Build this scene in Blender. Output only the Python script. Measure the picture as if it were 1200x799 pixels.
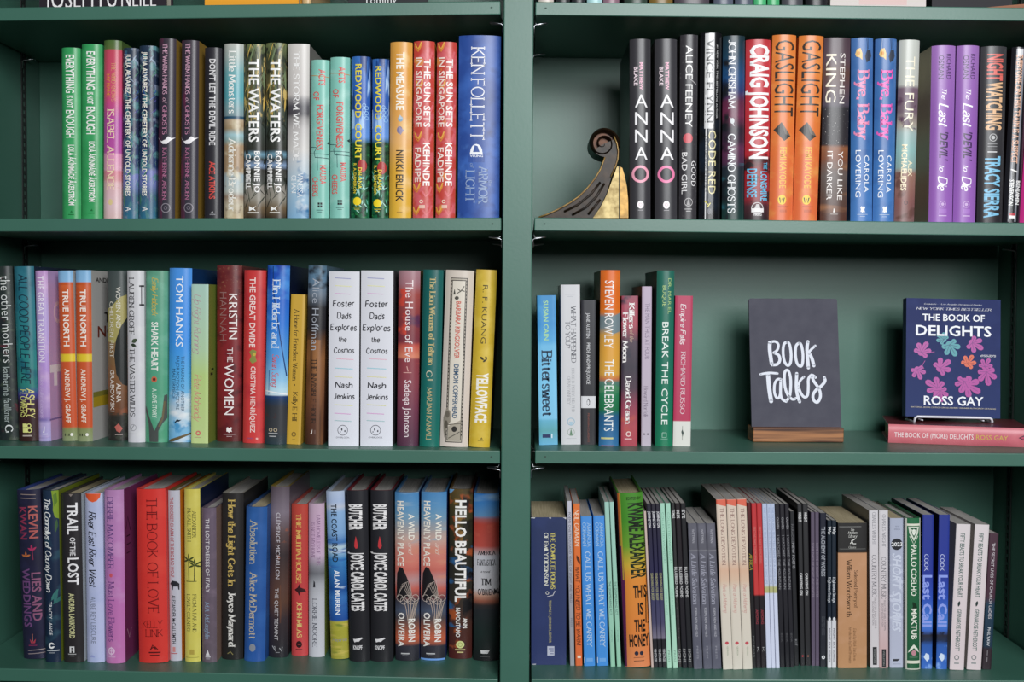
import bpy, bmesh, math, random
from mathutils import Vector, Matrix

S = bpy.context.scene
COL = S.collection
for o in list(bpy.data.objects):
    bpy.data.objects.remove(o, do_unlink=True)
random.seed(7)

# ------------------------------------------------------------------ camera, light, exposure
FPX = 1300.0                     # focal length in pixels of the 1200x799 frame
EYE = 1.45                       # eye level in metres
DIST = 1.522                     # lens to the front edge of the shelves
YAW, TILT, ROLL = 15 / 1300.0, 47 / 1300.0, 0.0061
cam_fwd = Vector((-math.sin(YAW) * math.cos(TILT), math.cos(YAW) * math.cos(TILT), -math.sin(TILT))).normalized()
r0 = cam_fwd.cross(Vector((0, 0, 1))).normalized()
u0_ = r0.cross(cam_fwd).normalized()
cam_r = (r0 * math.cos(ROLL) + u0_ * math.sin(ROLL)).normalized()
cam_u = cam_r.cross(cam_fwd).normalized()
cam_loc = Vector((0, -DIST, EYE))
cd = bpy.data.cameras.new('camera')
cd.sensor_fit = 'HORIZONTAL'
cd.sensor_width = 36.0
cd.lens = 36.0 * FPX / 1200.0
cd.clip_start = 0.05
cam = bpy.data.objects.new('camera', cd)
cam.matrix_world = Matrix(((cam_r.x, cam_u.x, -cam_fwd.x, cam_loc.x),
                           (cam_r.y, cam_u.y, -cam_fwd.y, cam_loc.y),
                           (cam_r.z, cam_u.z, -cam_fwd.z, cam_loc.z), (0, 0, 0, 1)))
COL.objects.link(cam)
S.camera = cam

def area(name, loc, target, sx, sy, power, color=(1, 1, 1)):
    l = bpy.data.lights.new(name, 'AREA')
    l.shape = 'RECTANGLE'
    l.size, l.size_y, l.energy, l.color = sx, sy, power, color
    o = bpy.data.objects.new(name, l)
    o.location = loc
    o.rotation_euler = (Vector(target) - Vector(loc)).to_track_quat('-Z', 'Y').to_euler()
    COL.objects.link(o)
    return o

area('window_daylight', (0.88, -2.8, EYE + 0.86), (0, 0, EYE - 0.05), 1.4, 1.15, 72, (0.97, 0.985, 1.0))
area('added_sheen_light', (0.45, -3.0, EYE + 1.38), (0, 0, EYE), 1.4, 0.9, 38, (0.97, 0.985, 1.0))  # added lamp without a known source, puts sheen on the divider's upper front
w = bpy.data.worlds.new('room')
S.world = w
w.use_nodes = True
w.node_tree.nodes['Background'].inputs[0].default_value = (0.80, 0.90, 1.0, 1)
w.node_tree.nodes['Background'].inputs[1].default_value = 0.006
S.view_settings.view_transform = 'Standard'
S.view_settings.look = 'None'
S.view_settings.gamma = 1.0
S.view_settings.use_curve_mapping = False
S.view_settings.exposure = 0.07

# ------------------------------------------------------------------ pixel -> place
def ray(px, py):
    return cam_fwd + cam_r * ((px - 600.0) / FPX) - cam_u * ((py - 399.5) / FPX)

def P(px, py, Y=0.0):
    d = ray(px, py)
    return cam_loc + d * ((Y - cam_loc.y) / d.y)

def hit(px, py, p0, nrm):
    d = ray(px, py)
    return cam_loc + d * ((p0 - cam_loc).dot(nrm) / d.dot(nrm))

# ------------------------------------------------------------------ materials
def lin(h):
    h = h.lstrip('#')
    out = []
    for i in (0, 2, 4):
        c = int(h[i:i + 2], 16) / 255.0
        out.append(c / 12.92 if c <= 0.04045 else ((c + 0.055) / 1.055) ** 2.4)
    return (out[0], out[1], out[2], 1.0)

_mats = {}
def plain(col, rough=0.5, metal=0.0, spec=0.4, name=None):
    k = (col, rough, metal, spec)
    if k not in _mats:
        m = bpy.data.materials.new(name or 'ink_' + col.lstrip('#'))
        m.use_nodes = True
        b = m.node_tree.nodes['Principled BSDF']
        b.inputs['Base Color'].default_value = lin(col)
        b.inputs['Roughness'].default_value = rough
        b.inputs['Metallic'].default_value = metal
        b.inputs['Specular IOR Level'].default_value = spec
        m.diffuse_color = lin(col)
        _mats[k] = m
    return _mats[k]

class NT:
    """small node-graph helper"""
    def __init__(self, name):
        self.m = bpy.data.materials.new(name)
        self.m.use_nodes = True
        self.t = self.m.node_tree
        self.b = self.t.nodes['Principled BSDF']
    def n(self, kind, **kw):
        x = self.t.nodes.new(kind)
        for k, v in kw.items():
            setattr(x, k, v)
        return x
    def l(self, a, b):
        self.t.links.new(a, b)
    def math(self, op, a, b):
        x = self.n('ShaderNodeMath', operation=op)
        for i, v in enumerate((a, b)):
            if isinstance(v, (int, float)): x.inputs[i].default_value = v
            else: self.l(v, x.inputs[i])
        return x.outputs[0]
    def ramp(self, fac, stops):
        r = self.n('ShaderNodeValToRGB')
        e = r.color_ramp.elements
        e[0].position, e[0].color = stops[0]
        e[1].position, e[1].color = stops[-1]
        for p, c in stops[1:-1]:
            x = e.new(p)
            x.color = c
        self.l(fac, r.inputs[0])
        return r.outputs[0]
    def mix(self, fac, a, b):
        x = self.n('ShaderNodeMix', data_type='RGBA')
        for i, v in ((0, fac), (6, a), (7, b)):
            if isinstance(v, (int, float, tuple)): x.inputs[i].default_value = v
            else: self.l(v, x.inputs[i])
        return x.outputs[2]

def nz(col, scale, lo, hi, sx=1.0, sy=1.0, y0=None, y1=None, u0=None, u1=None, det=3.0):
    return dict(col=col, scale=scale, lo=lo, hi=hi, sx=sx, sy=sy, y0=y0, y1=y1, u0=u0, u1=u1, det=det)

_art_n = [0]
def art_mat(stops, noises, wpx, yt, yb, rough, spec=0.4):
    """printed cover art: colour bands down the spine (UV v) plus noise blotches in UV space"""
    _art_n[0] += 1
    g = NT('cover_art')
    tc = g.n('ShaderNodeUVMap', uv_map='UVMap')
    sp = g.n('ShaderNodeSeparateXYZ')
    g.l(tc.outputs[0], sp.inputs[0])
    H = float(yb - yt)
    if isinstance(stops, str):
        col = lin(stops)
    else:
        st = [(min(1, max(0, (y - yt) / H)), lin(c)) for y, c in stops]
        col = g.ramp(sp.outputs[1], st) if len(st) > 1 else st[0][1]
    for i, q in enumerate(noises):
        mp = g.n('ShaderNodeMapping')
        g.l(tc.outputs[0], mp.inputs[0])
        mp.inputs['Scale'].default_value = (wpx * q['sx'], H * q['sy'], 1)
        mp.inputs['Location'].default_value = (7.3 * _art_n[0] + 3 * i, 1.7 * _art_n[0], 0.5 * i)
        no = g.n('ShaderNodeTexNoise')
        no.inputs['Scale'].default_value = q['scale']
        no.inputs['Detail'].default_value = q['det']
        g.l(mp.outputs[0], no.inputs['Vector'])
        mr = g.n('ShaderNodeMapRange')
        mr.inputs[1].default_value, mr.inputs[2].default_value = q['lo'], q['hi']
        g.l(no.outputs[0], mr.inputs[0])
        f = mr.outputs[0]
        if q['y0'] is not None: f = g.math('MULTIPLY', f, g.math('GREATER_THAN', sp.outputs[1], (q['y0'] - yt) / H))
        if q['y1'] is not None: f = g.math('MULTIPLY', f, g.math('LESS_THAN', sp.outputs[1], (q['y1'] - yt) / H))
        if q['u0'] is not None: f = g.math('MULTIPLY', f, g.math('GREATER_THAN', sp.outputs[0], q['u0']))
        if q['u1'] is not None: f = g.math('MULTIPLY', f, g.math('LESS_THAN', sp.outputs[0], q['u1']))
        col = g.mix(f, col, lin(q['col']))
    if isinstance(col, tuple): g.b.inputs['Base Color'].default_value = col
    else: g.l(col, g.b.inputs['Base Color'])
    g.b.inputs['Roughness'].default_value = rough
    g.b.inputs['Specular IOR Level'].default_value = spec
    return g.m

def paint_mat():
    g = NT('green_paint')
    tc = g.n('ShaderNodeTexCoord')
    n1 = g.n('ShaderNodeTexNoise'); n1.inputs['Scale'].default_value = 5.0; n1.inputs['Detail'].default_value = 5
    g.l(tc.outputs['Object'], n1.inputs['Vector'])
    col = g.ramp(n1.outputs[0], [(0.3, lin('#396556')), (0.7, lin('#406e5f'))])
    n2 = g.n('ShaderNodeTexNoise'); n2.inputs['Scale'].default_value = 260; n2.inputs['Detail'].default_value = 2
    g.l(tc.outputs['Object'], n2.inputs['Vector'])
    bp = g.n('ShaderNodeBump'); bp.inputs['Strength'].default_value = 0.10; bp.inputs['Distance'].default_value = 0.0006
    g.l(n2.outputs[0], bp.inputs['Height']); g.l(bp.outputs[0], g.b.inputs['Normal'])
    g.l(col, g.b.inputs['Base Color'])
    g.b.inputs['Roughness'].default_value = 0.41
    g.b.inputs['Specular IOR Level'].default_value = 0.6
    return g.m

def page_mat(c0, c1, name):
    g = NT(name)
    tc = g.n('ShaderNodeTexCoord')
    mp = g.n('ShaderNodeMapping'); mp.inputs['Scale'].default_value = (1900, 18, 18)
    g.l(tc.outputs['Object'], mp.inputs[0])
    no = g.n('ShaderNodeTexNoise'); no.inputs['Scale'].default_value = 1.0; no.inputs['Detail'].default_value = 2
    g.l(mp.outputs[0], no.inputs['Vector'])
    g.l(g.ramp(no.outputs[0], [(0.3, lin(c0)), (0.7, lin(c1))]), g.b.inputs['Base Color'])
    g.b.inputs['Roughness'].default_value = 0.9
    g.b.inputs['Specular IOR Level'].default_value = 0.1
    return g.m

def wood_mat(c0, c1, name, scale=(6, 40, 220)):
    g = NT(name)
    tc = g.n('ShaderNodeTexCoord')
    mp = g.n('ShaderNodeMapping'); mp.inputs['Scale'].default_value = scale
    mp.inputs['Rotation'].default_value = (0, math.radians(4), 0)
    g.l(tc.outputs['Object'], mp.inputs[0])
    no = g.n('ShaderNodeTexNoise'); no.inputs['Scale'].default_value = 1.0; no.inputs['Detail'].default_value = 4
    no.inputs['Distortion'].default_value = 0.5
    g.l(mp.outputs[0], no.inputs['Vector'])
    g.l(g.ramp(no.outputs[0], [(0.36, lin(c0)), (0.58, lin(c1))]), g.b.inputs['Base Color'])
    g.b.inputs['Roughness'].default_value = 0.55
    return g.m

PAINT = paint_mat()
PAGES = page_mat('#a89f90', '#d6cfc0', 'book_pages')
PAGES_GREY = page_mat('#9a9692', '#c3bfba', 'grey_book_pages')
PAGES_TAN = page_mat('#a59678', '#cdbf9f', 'tan_book_pages')
STEEL = plain('#b9bcc0', 0.28, 1.0, 0.5, 'bright_steel')
DARKSTEEL = plain('#2b2f2e', 0.45, 0.6, 0.5, 'dark_painted_steel')

# ------------------------------------------------------------------ object helpers
def mesh_obj(name, verts, faces, mats, midx=None, parent=None, matrix=None, uv=None, smooth=None):
    me = bpy.data.meshes.new(name)
    me.from_pydata([tuple(v) for v in verts], [], faces)
    for m in (mats if isinstance(mats, (list, tuple)) else [mats]):
        me.materials.append(m)
    if midx is not None:
        me.polygons.foreach_set('material_index', midx)
    if uv is not None:
        lay = me.uv_layers.new(name='UVMap')
        flat = []
        for l in me.loops:
            flat.extend(uv[l.vertex_index])
        lay.data.foreach_set('uv', flat)
    if smooth is not None:
        me.polygons.foreach_set('use_smooth', smooth)
    me.update()
    o = bpy.data.objects.new(name, me)
    COL.objects.link(o)
    if parent is not None:
        o.parent = parent
    if matrix is not None:
        o.matrix_local = matrix
    return o

def empty(name, label, cat, matrix=None, group=None):
    o = bpy.data.objects.new(name, None)
    o.empty_display_size = 0.02
    COL.objects.link(o)
    if matrix is not None:
        o.matrix_world = matrix
    o['label'] = label
    o['category'] = cat
    if group:
        o['group'] = group
    return o

def box_vf(x0, x1, y0, y1, z0, z1):
    v = [(x0, y0, z0), (x1, y0, z0), (x1, y1, z0), (x0, y1, z0), (x0, y0, z1), (x1, y0, z1), (x1, y1, z1), (x0, y1, z1)]
    f = [(0, 3, 2, 1), (4, 5, 6, 7), (0, 1, 5, 4), (1, 2, 6, 5), (2, 3, 7, 6), (3, 0, 4, 7)]
    return v, f

def bev_box(name, x0, x1, y0, y1, z0, z1, mat, parent=None, bev=0.0015, matrix=None, seg=2):
    v, f = box_vf(x0, x1, y0, y1, z0, z1)
    o = mesh_obj(name, v, f, mat, parent=parent, matrix=matrix)
    bm = bmesh.new(); bm.from_mesh(o.data)
    bmesh.ops.bevel(bm, geom=bm.edges[:], offset=bev, segments=seg, affect='EDGES', profile=0.5)
    bm.to_mesh(o.data); bm.free()
    return o

def tube_vf(pts, r, n=8):
    V, F = [], []
    pts = [Vector(p) for p in pts]
    prev = None
    for i, p in enumerate(pts):
        t = (pts[min(i + 1, len(pts) - 1)] - pts[max(i - 1, 0)]).normalized()
        if prev is None:
            a = t.cross(Vector((0, 0, 1)))
            if a.length < 0.1: a = t.cross(Vector((1, 0, 0)))
        else:
            a = prev - t * prev.dot(t)
        a.normalize(); prev = a
        b = t.cross(a)
        for k in range(n):
            q = 2 * math.pi * k / n
            V.append(p + (a * math.cos(q) + b * math.sin(q)) * r)
    for i in range(len(pts) - 1):
        for k in range(n):
            F.append((i * n + k, i * n + (k + 1) % n, (i + 1) * n + (k + 1) % n, (i + 1) * n + k))
    F.append(tuple(range(n))[::-1])
    F.append(tuple((len(pts) - 1) * n + k for k in range(n)))
    return V, F

# ------------------------------------------------------------------ lettering
GL = {
'A': '9|0,0 4.5,10;4.5,10 9,0;1.7,3.5 7.3,3.5', 'B': '7|0,0 0,10;~0,10 3.2,10 5.6,9.2 5.6,6.6 3.2,5.4 0,5.4;~0,5.4 3.8,5.4 6.8,4.2 6.8,1.2 3.8,0 0,0',
'C': '8|~7.6,8 6,9.7 3.8,10 1.1,8.4 0,5 1.1,1.6 3.8,0 6,.3 7.7,2', 'D': '8|0,0 0,10;~0,10 3.2,10 6.6,8.8 8,5 6.6,1.2 3.2,0 0,0',
'E': '6|0,0 0,10;0,10 5.8,10;0,5.2 4.8,5.2;0,0 6,0', 'F': '6|0,0 0,10;0,10 5.8,10;0,5.2 4.8,5.2',
'G': '8.6|~7.8,8 6,9.7 3.8,10 1.1,8.4 0,5 1.1,1.6 3.8,0 6.4,.4 8.2,1.8;8.2,.6 8.2,4.6', 'H': '8|0,0 0,10;8,0 8,10;0,5.2 8,5.2',
'I': '.6|.3,0 .3,10', 'J': '4|3.6,10 3.6,3;~3.6,3 2.8,.4 1,-.4 -.4,.8', 'K': '7.5|0,0 0,10;7,10 0,4;2.2,5.9 7.5,0',
'L': '6|0,10 0,0;0,0 6,0', 'M': '10|0,0 .6,10;.6,10 5,1;5,1 9.4,10;9.4,10 10,0', 'N': '8|0,0 0,10;0,10 8,0;8,0 8,10',
'O': '9.4|~4.7,10 1.4,8.5 0,5 1.4,1.5 4.7,0 8,1.5 9.4,5 8,8.5 4.7,10', 'P': '6.5|0,0 0,10;~0,10 3.6,10 6.2,9.2 6.2,5.8 3.6,4.7 0,4.7',
'Q': '9.4|~4.7,10 1.4,8.5 0,5 1.4,1.5 4.7,0 8,1.5 9.4,5 8,8.5 4.7,10;5,2 9,-1.6', 'R': '7.2|0,0 0,10;~0,10 3.4,10 6,9.2 6,6 3.4,5 0,5;3.2,5 7.2,0',
'S': '6.2|~5.8,8.2 4.5,9.8 2.5,10 .6,8.8 .7,6.7 3,5.4 5.3,4.2 6.1,2.4 5,.4 3,0 1.4,.3 .1,2', 'T': '7.6|3.8,0 3.8,10;0,10 7.6,10',
'U': '8|0,10 0,4;~0,4 1,1 4,0 7,1 8,4;8,4 8,10', 'V': '8.5|0,10 4.25,0;4.25,0 8.5,10', 'W': '12|0,10 3,0;3,0 6,9.4;6,9.4 9,0;9,0 12,10',
'X': '8|0,10 8,0;8,10 0,0', 'Y': '8|0,10 4,5;8,10 4,5;4,5 4,0', 'Z': '7|0,10 7,10;7,10 0,0;0,0 7,0',
'a': '5|~.6,5.4 2,6.5 4,6.1 4.6,4.6;4.6,4.6 4.6,0;~4.6,3.8 2,3.5 .2,2.2 .6,.4 2.4,0 4.6,1.5', 'b': '5.6|0,10 0,0;~0,4.8 2.2,6.5 4.6,6 5.6,3.3 4.6,.5 2.2,0 0,1.6',
'c': '4.8|~4.6,5.3 3,6.5 1,5.8 0,3.2 1,.6 3,0 4.8,1.2', 'd': '5.6|5.6,10 5.6,0;~5.6,4.8 3.4,6.5 1,6 0,3.3 1,.5 3.4,0 5.6,1.6',
'e': '5|0,3.5 5,3.5;~5,3.5 4.6,5.5 2.8,6.5 .7,5.6 0,3.3 .8,.7 2.9,0 4.9,1.3', 'f': '3.6|~3.8,9.4 2.6,10 1.5,9 1.4,7;1.4,7.5 1.4,0;0,6.3 3.3,6.3',
'g': '5.6|~5.4,5 3.5,6.5 1.1,6 0,3.6 1.1,1.1 3.5,.6 5.4,2.2;5.4,6.5 5.4,-.8;~5.4,-.8 4.6,-2.8 2.4,-3.2 .2,-2.2', 'h': '5.5|0,10 0,0;~0,4.6 2.2,6.4 4.5,6.1 5.4,4.4;5.4,4.6 5.4,0',
'i': '.6|.3,6.5 .3,0;.3,8.6 .3,9.6', 'j': '1.6|1.3,6.5 1.3,-1.4;~1.3,-1.4 .4,-3 -1,-2.8;1.3,8.6 1.3,9.6', 'k': '5.3|0,10 0,0;4.9,6.5 0,2.6;1.8,4 5.3,0',
'l': '.6|.3,10 .3,0', 'm': '8.6|0,6.5 0,0;~0,4.8 1.7,6.4 3.5,6.1 4.3,4.5;4.3,4.6 4.3,0;~4.3,4.8 5.9,6.4 7.7,6.1 8.5,4.5;8.5,4.6 8.5,0',
'n': '5.4|0,6.5 0,0;~0,4.6 2.1,6.4 4.4,6.1 5.3,4.4;5.3,4.6 5.3,0', 'o': '5.8|~2.9,6.5 .8,5.6 0,3.25 .8,.9 2.9,0 5,.9 5.8,3.25 5,5.6 2.9,6.5',
'p': '5.6|0,6.5 0,-3;~0,4.8 2.2,6.5 4.6,6 5.6,3.3 4.6,.5 2.2,0 0,1.6', 'q': '5.6|5.6,6.5 5.6,-3;~5.6,4.8 3.4,6.5 1,6 0,3.3 1,.5 3.4,0 5.6,1.6',
'r': '3.8|0,6.5 0,0;~0,4.4 1.4,6.2 3.6,6.4', 's': '4.4|~4.1,5.3 3,6.4 1.6,6.5 .4,5.5 .8,4 2.4,3.2 4,2.4 4.2,.9 3,0 1.4,0 .1,1.2',
't': '3.4|1.4,8.6 1.4,1.4;~1.4,1.4 2.2,.1 3.5,.6;0,6.3 3.3,6.3', 'u': '5.4|0,6.5 0,2;~0,2 1,.2 3,.1 5.3,2;5.3,6.5 5.3,0', 'v': '5.8|0,6.5 2.9,0;2.9,0 5.8,6.5',
'w': '8.4|0,6.5 2.1,0;2.1,0 4.2,6.2;4.2,6.2 6.3,0;6.3,0 8.4,6.5', 'x': '5.4|0,6.5 5.4,0;5.4,6.5 0,0', 'y': '5.8|0,6.5 2.9,0;5.8,6.5 2.2,-2.2;~2.2,-2.2 1.2,-3 0,-2.8',
'z': '4.8|0,6.5 4.8,6.5;4.8,6.5 0,0;0,0 4.8,0', '.': '.8|.1,.2 .7,.2;.1,.7 .7,.7', ',': '1|.7,.8 .1,-1.4', "'": '.8|.4,10 .3,7.6', '-': '3|0,3.6 3,3.6',
'/': '4|0,-1 4,10.5', '?': '5|~0,8 1,9.7 2.8,10 4.8,8.8 4.6,6.8 2.6,4.8 2.4,3;2.4,.2 2.4,1', '!': '.6|.3,10 .3,3;.3,.2 .3,1', '*': '5|0,3 5,7;5,3 0,7;2.5,2 2.5,8',
'&': '8|~8,5 6,1.5 3,0 .4,1 .4,3.6 4.6,6.6 4.6,9 3,10 1.4,9 1.8,7 7.8,0',
'0': '6|~3,10 .6,8 0,5 .6,2 3,0 5.4,2 6,5 5.4,8 3,10', '2': '6|~.2,7.6 1.2,9.7 3.2,10 5.4,8.8 5.4,6.6 3.4,4 0,0;0,0 6,0', '3': '6|~.4,9 2.8,10 5.2,9 5.2,6.6 2.6,5.4;~2.6,5.4 5.8,4.4 5.8,1.4 3,0 .2,1',
}
def _spl(p):
    out = []
    n = len(p)
    closed = (abs(p[0][0] - p[-1][0]) + abs(p[0][1] - p[-1][1])) < 1e-6 and n > 4
    for i in range(n - 1):
        a = p[i - 1] if i > 0 else (p[n - 2] if closed else p[0])
        b, c = p[i], p[i + 1]
        d = p[i + 2] if i + 2 < n else (p[1] if closed else p[-1])
        for k in range(3):
            t = k / 3.0
            out.append(tuple(0.5 * (2 * b[j] + (c[j] - a[j]) * t + (2 * a[j] - 5 * b[j] + 4 * c[j] - d[j]) * t * t +
                                    (3 * b[j] - a[j] - 3 * c[j] + d[j]) * t ** 3) for j in (0, 1)))
    out.append(p[-1])
    return out

def ribbon(pts, wfun, V, F):
    """flat stroke along pts; wfun(dx,dy) = full width"""
    n = len(pts)
    base = len(V)
    for i in range(n):
        a, b = pts[max(i - 1, 0)], pts[min(i + 1, n - 1)]
        dx, dy = b[0] - a[0], b[1] - a[1]
        L = math.hypot(dx, dy) or 1.0
        dx, dy = dx / L, dy / L
        wd = wfun(dx, dy) / 2
        V.append((pts[i][0] - dy * wd, pts[i][1] + dx * wd))
        V.append((pts[i][0] + dy * wd, pts[i][1] - dx * wd))
    for i in range(n - 1):
        F.append((base + 2 * i, base + 2 * i + 1, base + 2 * i + 3, base + 2 * i + 2))

FONTS = {   # thick, thin, serif, slant, spacing, jitter
    'r': (1.6, 0.8, True, 0, 1.9, 0), 'rb': (2.3, 0.9, True, 0, 2.0, 0), 'rl': (1.25, 0.65, True, 0, 2.0, 0),
    'ri': (1.5, 0.8, True, 0.22, 1.9, 0), 'h': (1.35, 1.1, False, 0.08, 2.4, 0.6), 'hb': (1.5, 1.2, False, 0.14, 1.9, 0.5), 'hm': (1.9, 1.5, False, 0.1, 2.4, 0.8),
    'i': (1.05, 0.7, False, 0.38, 1.0, 0.25), 'ib': (1.7, 1.0, False, 0.3, 1.2, 0.3), 'l': (0.85, 0.85, False, 0, 2.4, 0),
}
_tc = {}
def stroke_text(s, f):
    thick, thin, serif, slant, space, jit = FONTS[f]
    rnd = random.Random(s + f)
    V, F = [], []
    x = 0.0
    wf = lambda dx, dy: thin + (thick - thin) * abs(dy) ** 1.3
    for ch in s:
        if ch == ' ':
            x += 4.2; continue
        g = GL.get(ch) or GL.get({'Á': 'A', 'Å': 'A', 'É': 'E', 'Ö': 'O', 'í': 'i', 'é': 'e', 'Í': 'I'}.get(ch, ch.upper()), GL['-'])
        wd, body = g.split('|')
        oy = rnd.uniform(-jit, jit)
        for stx in body.split(';'):
            sm = stx.startswith('~')
            p = [tuple(float(q) for q in c.split(',')) for c in stx.lstrip('~').split()]
            if sm: p = _spl(p)
            if jit: p = [(a + rnd.uniform(-jit, jit) * .35, b + oy + rnd.uniform(-jit, jit) * .25) for a, b in p]
            p2 = [(x + a, b) for a, b in p]
            ribbon(p2, wf, V, F)
            if serif and not sm and len(p2) == 2:
                dx, dy = p2[1][0] - p2[0][0], p2[1][1] - p2[0][1]
                if abs(dy) > abs(dx) * 1.2 and abs(dy) > 3:
                    for q in p2:
                        if min(abs(q[1]), abs(q[1] - 10), abs(q[1] - 6.5)) < 0.15:
                            ribbon([(q[0] - thick * .5 - 0.8, q[1]), (q[0] + thick * .5 + 0.8, q[1])], lambda a, b: thin * 1.1, V, F)
                elif abs(dx) > 3 and abs(dy) < .2 and (p2[1][1] > 9.5 or p2[1][1] < .5):
                    ribbon([(p2[1][0], p2[1][1] - .9), (p2[1][0], p2[1][1] + .9)], lambda a, b: thin * 1.2, V, F)
        x += float(wd) + space
    V = [(a + slant * b, b) for a, b in V]
    return V, F, 10.0

def bf_text(s, bold):
    cu = bpy.data.curves.new('lettering', 'FONT')
    cu.body = s
    cu.resolution_u = 2
    cu.offset = bold
    cu.fill_mode = 'FRONT'
    o = bpy.data.objects.new('lettering', cu)
    COL.objects.link(o)
    bpy.context.view_layer.update()
    me = o.to_mesh()
    V = [(v.co.x, v.co.y) for v in me.vertices]
    F = [tuple(p.vertices) for p in me.polygons]
    o.to_mesh_clear()
    bpy.data.objects.remove(o)
    bpy.data.curves.remove(cu)
    return V, F, 0.69

def text_vf(s, f):
    k = (s, f)
    if k not in _tc:
        if f in ('s', 'b', 'sl', 'bb'):
            _tc[k] = bf_text(s, {'s': 0.0, 'b': 0.018, 'sl': -0.01, 'bb': 0.032}[f])
        elif f == 'bi':
            V, F, c = bf_text(s, 0.02)
            _tc[k] = ([(a + .25 * b, b) for a, b in V], F, c)
        else:
            _tc[k] = stroke_text(s, f)
    return _tc[k]

def t(s, y0, y1, u, h, col, f='s'): return ('t', s, y0, y1, u, h, col, f)          # runs down the spine
def n(s, yc, u0, u1, h, col, f='s'): return ('n', s, yc, u0, u1, h, col, f)          # runs across it
def rect(u0, y0, u1, y1, col): return ('poly', [(u0, y0), (u1, y0), (u1, y1), (u0, y1)], col)
def poly(pts, col): return ('poly', pts, col)
def ell(u, y, rx, ry, col): return ('ell', u, y, rx, ry, col)
def ring(u, y, r, th, col): return ('ring', u, y, r, th, col)
def line(pts, wd, col): return ('line', pts, wd, col)

def lobe(u, y, L, ang, wd, col): return ('lobe', u, y, L, ang, wd, col)               # a blade with a round end
def leaf(u, y, L, ang, wd, col): return ('leaf', u, y, L, ang, wd, col)               # a pointed blade

def item_vf(it, wpx):
    """decor/lettering -> (verts in px: x from spine centre, y photo row), faces, colour"""
    k = it[0]
    U = lambda u: (u - 0.5) * wpx
    if k == 't':
        _, s, y0, y1, u, h, col, f = it
        V, F, cap = text_vf(s, f)
        if not V: return [], [], col
        x0 = min(v[0] for v in V); x1 = max(v[0] for v in V)
        kx = (y1 - y0) / max(1e-6, x1 - x0); ky = h / cap
        return [(U(u) - h / 2 + v[1] * ky, y0 + (v[0] - x0) * kx) for v in V], F, col
    if k == 'n':
        _, s, yc, ua, ub, h, col, f = it
        V, F, cap = text_vf(s, f)
        x0 = min(v[0] for v in V); x1 = max(v[0] for v in V)
        kx = (ub - ua) * wpx / max(1e-6, x1 - x0); ky = h / cap
        return [(U(ua) + (v[0] - x0) * kx, yc + h / 2 - v[1] * ky) for v in V], F, col
    if k in ('leaf', 'lobe'):
        _, u, y, L, ang, wd, col = it
        c, s_ = math.cos(math.radians(ang)), math.sin(math.radians(ang))
        pts = []
        half = ((.25, .8), (.5, 1), (.8, .6)) if k == 'leaf' else ((0, .3), (.25, .5), (.5, .82), (.75, 1), (.92, .72))
        for q, e in (((0, 0),) if k == 'leaf' else ()) + half + ((1, 0),) + tuple((q, -e) for q, e in half[::-1]):
            lx, ly = q * L, e * wd / 2
            pts.append((U(u) + lx * c - ly * s_, y + lx * s_ + ly * c))
        return pts, [tuple(range(len(pts)))], col
    if k == 'poly':
        return [(U(a), b) for a, b in it[1]], [tuple(range(len(it[1])))], it[2]
    if k == 'ell':
        _, u, y, rx, ry, col = it
        m = 16
        return [(U(u) + rx * math.cos(2 * math.pi * i / m), y + ry * math.sin(2 * math.pi * i / m)) for i in range(m)], [tuple(range(m))], col
    if k == 'ring':
        _, u, y, r, th, col = it
        m = 28 if r > 5 else 16
        V, F = [], []
        for i in range(m):
            c, s_ = math.cos(2 * math.pi * i / m), math.sin(2 * math.pi * i / m)
            V += [(U(u) + r * c, y + r * s_), (U(u) + (r - th) * c, y + (r - th) * s_)]
        F = [(2 * i, 2 * i + 1, (2 * i + 3) % (2 * m), (2 * i + 2) % (2 * m)) for i in range(m)]
        return V, F, col
    if k == 'line':
        V, F = [], []
        ribbon([(U(a), b) for a, b in it[1]], lambda dx, dy: it[2], V, F)
        return V, F, it[2 + 1]

# ------------------------------------------------------------------ the bookcase (one thing, its boards are parts)
BACK = 0.263                      # depth of the shelves
ZTOP, ZBOT = EYE + 0.78, 0.0
case = empty('bookcase', 'dark green painted wooden bookcase with two bays of shelves filled with books', 'bookcase', Matrix.Translation((0, 0, 0)))
dv0, dv1 = P(590.2, 20).x, P(624.9, 20).x
dvb0, dvb1 = P(585.9, 790).x, P(620.4, 790).x
XL, XR = P(-49, 340).x, P(1266, 340).x           # inner faces of the outer sides
DV0, DV1 = (dv0 + dvb0) / 2, (dv1 + dvb1) / 2
sides = {}
for nm, xa, xb in (('side_panel', XL - 0.040, XL), ('divider_panel', DV0, DV1), ('side_panel', XR, XR + 0.040)):
    sides[xa] = bev_box(nm, xa, xb, -0.002, BACK + 0.012, ZBOT, ZTOP, PAINT, case, 0.0015)
bev_box('back_panel', XL, DV0, BACK, BACK + 0.012, ZBOT, ZTOP, PAINT, case, 0.0005, seg=1)
bev_box('back_panel', DV1, XR, BACK, BACK + 0.012, ZBOT, ZTOP, PAINT, case, 0.0005, seg=1)
bev_box('top_panel', XL - 0.05, XR + 0.05, -0.012, BACK + 0.014, ZTOP, ZTOP + 0.022, PAINT, case, 0.002)

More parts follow.
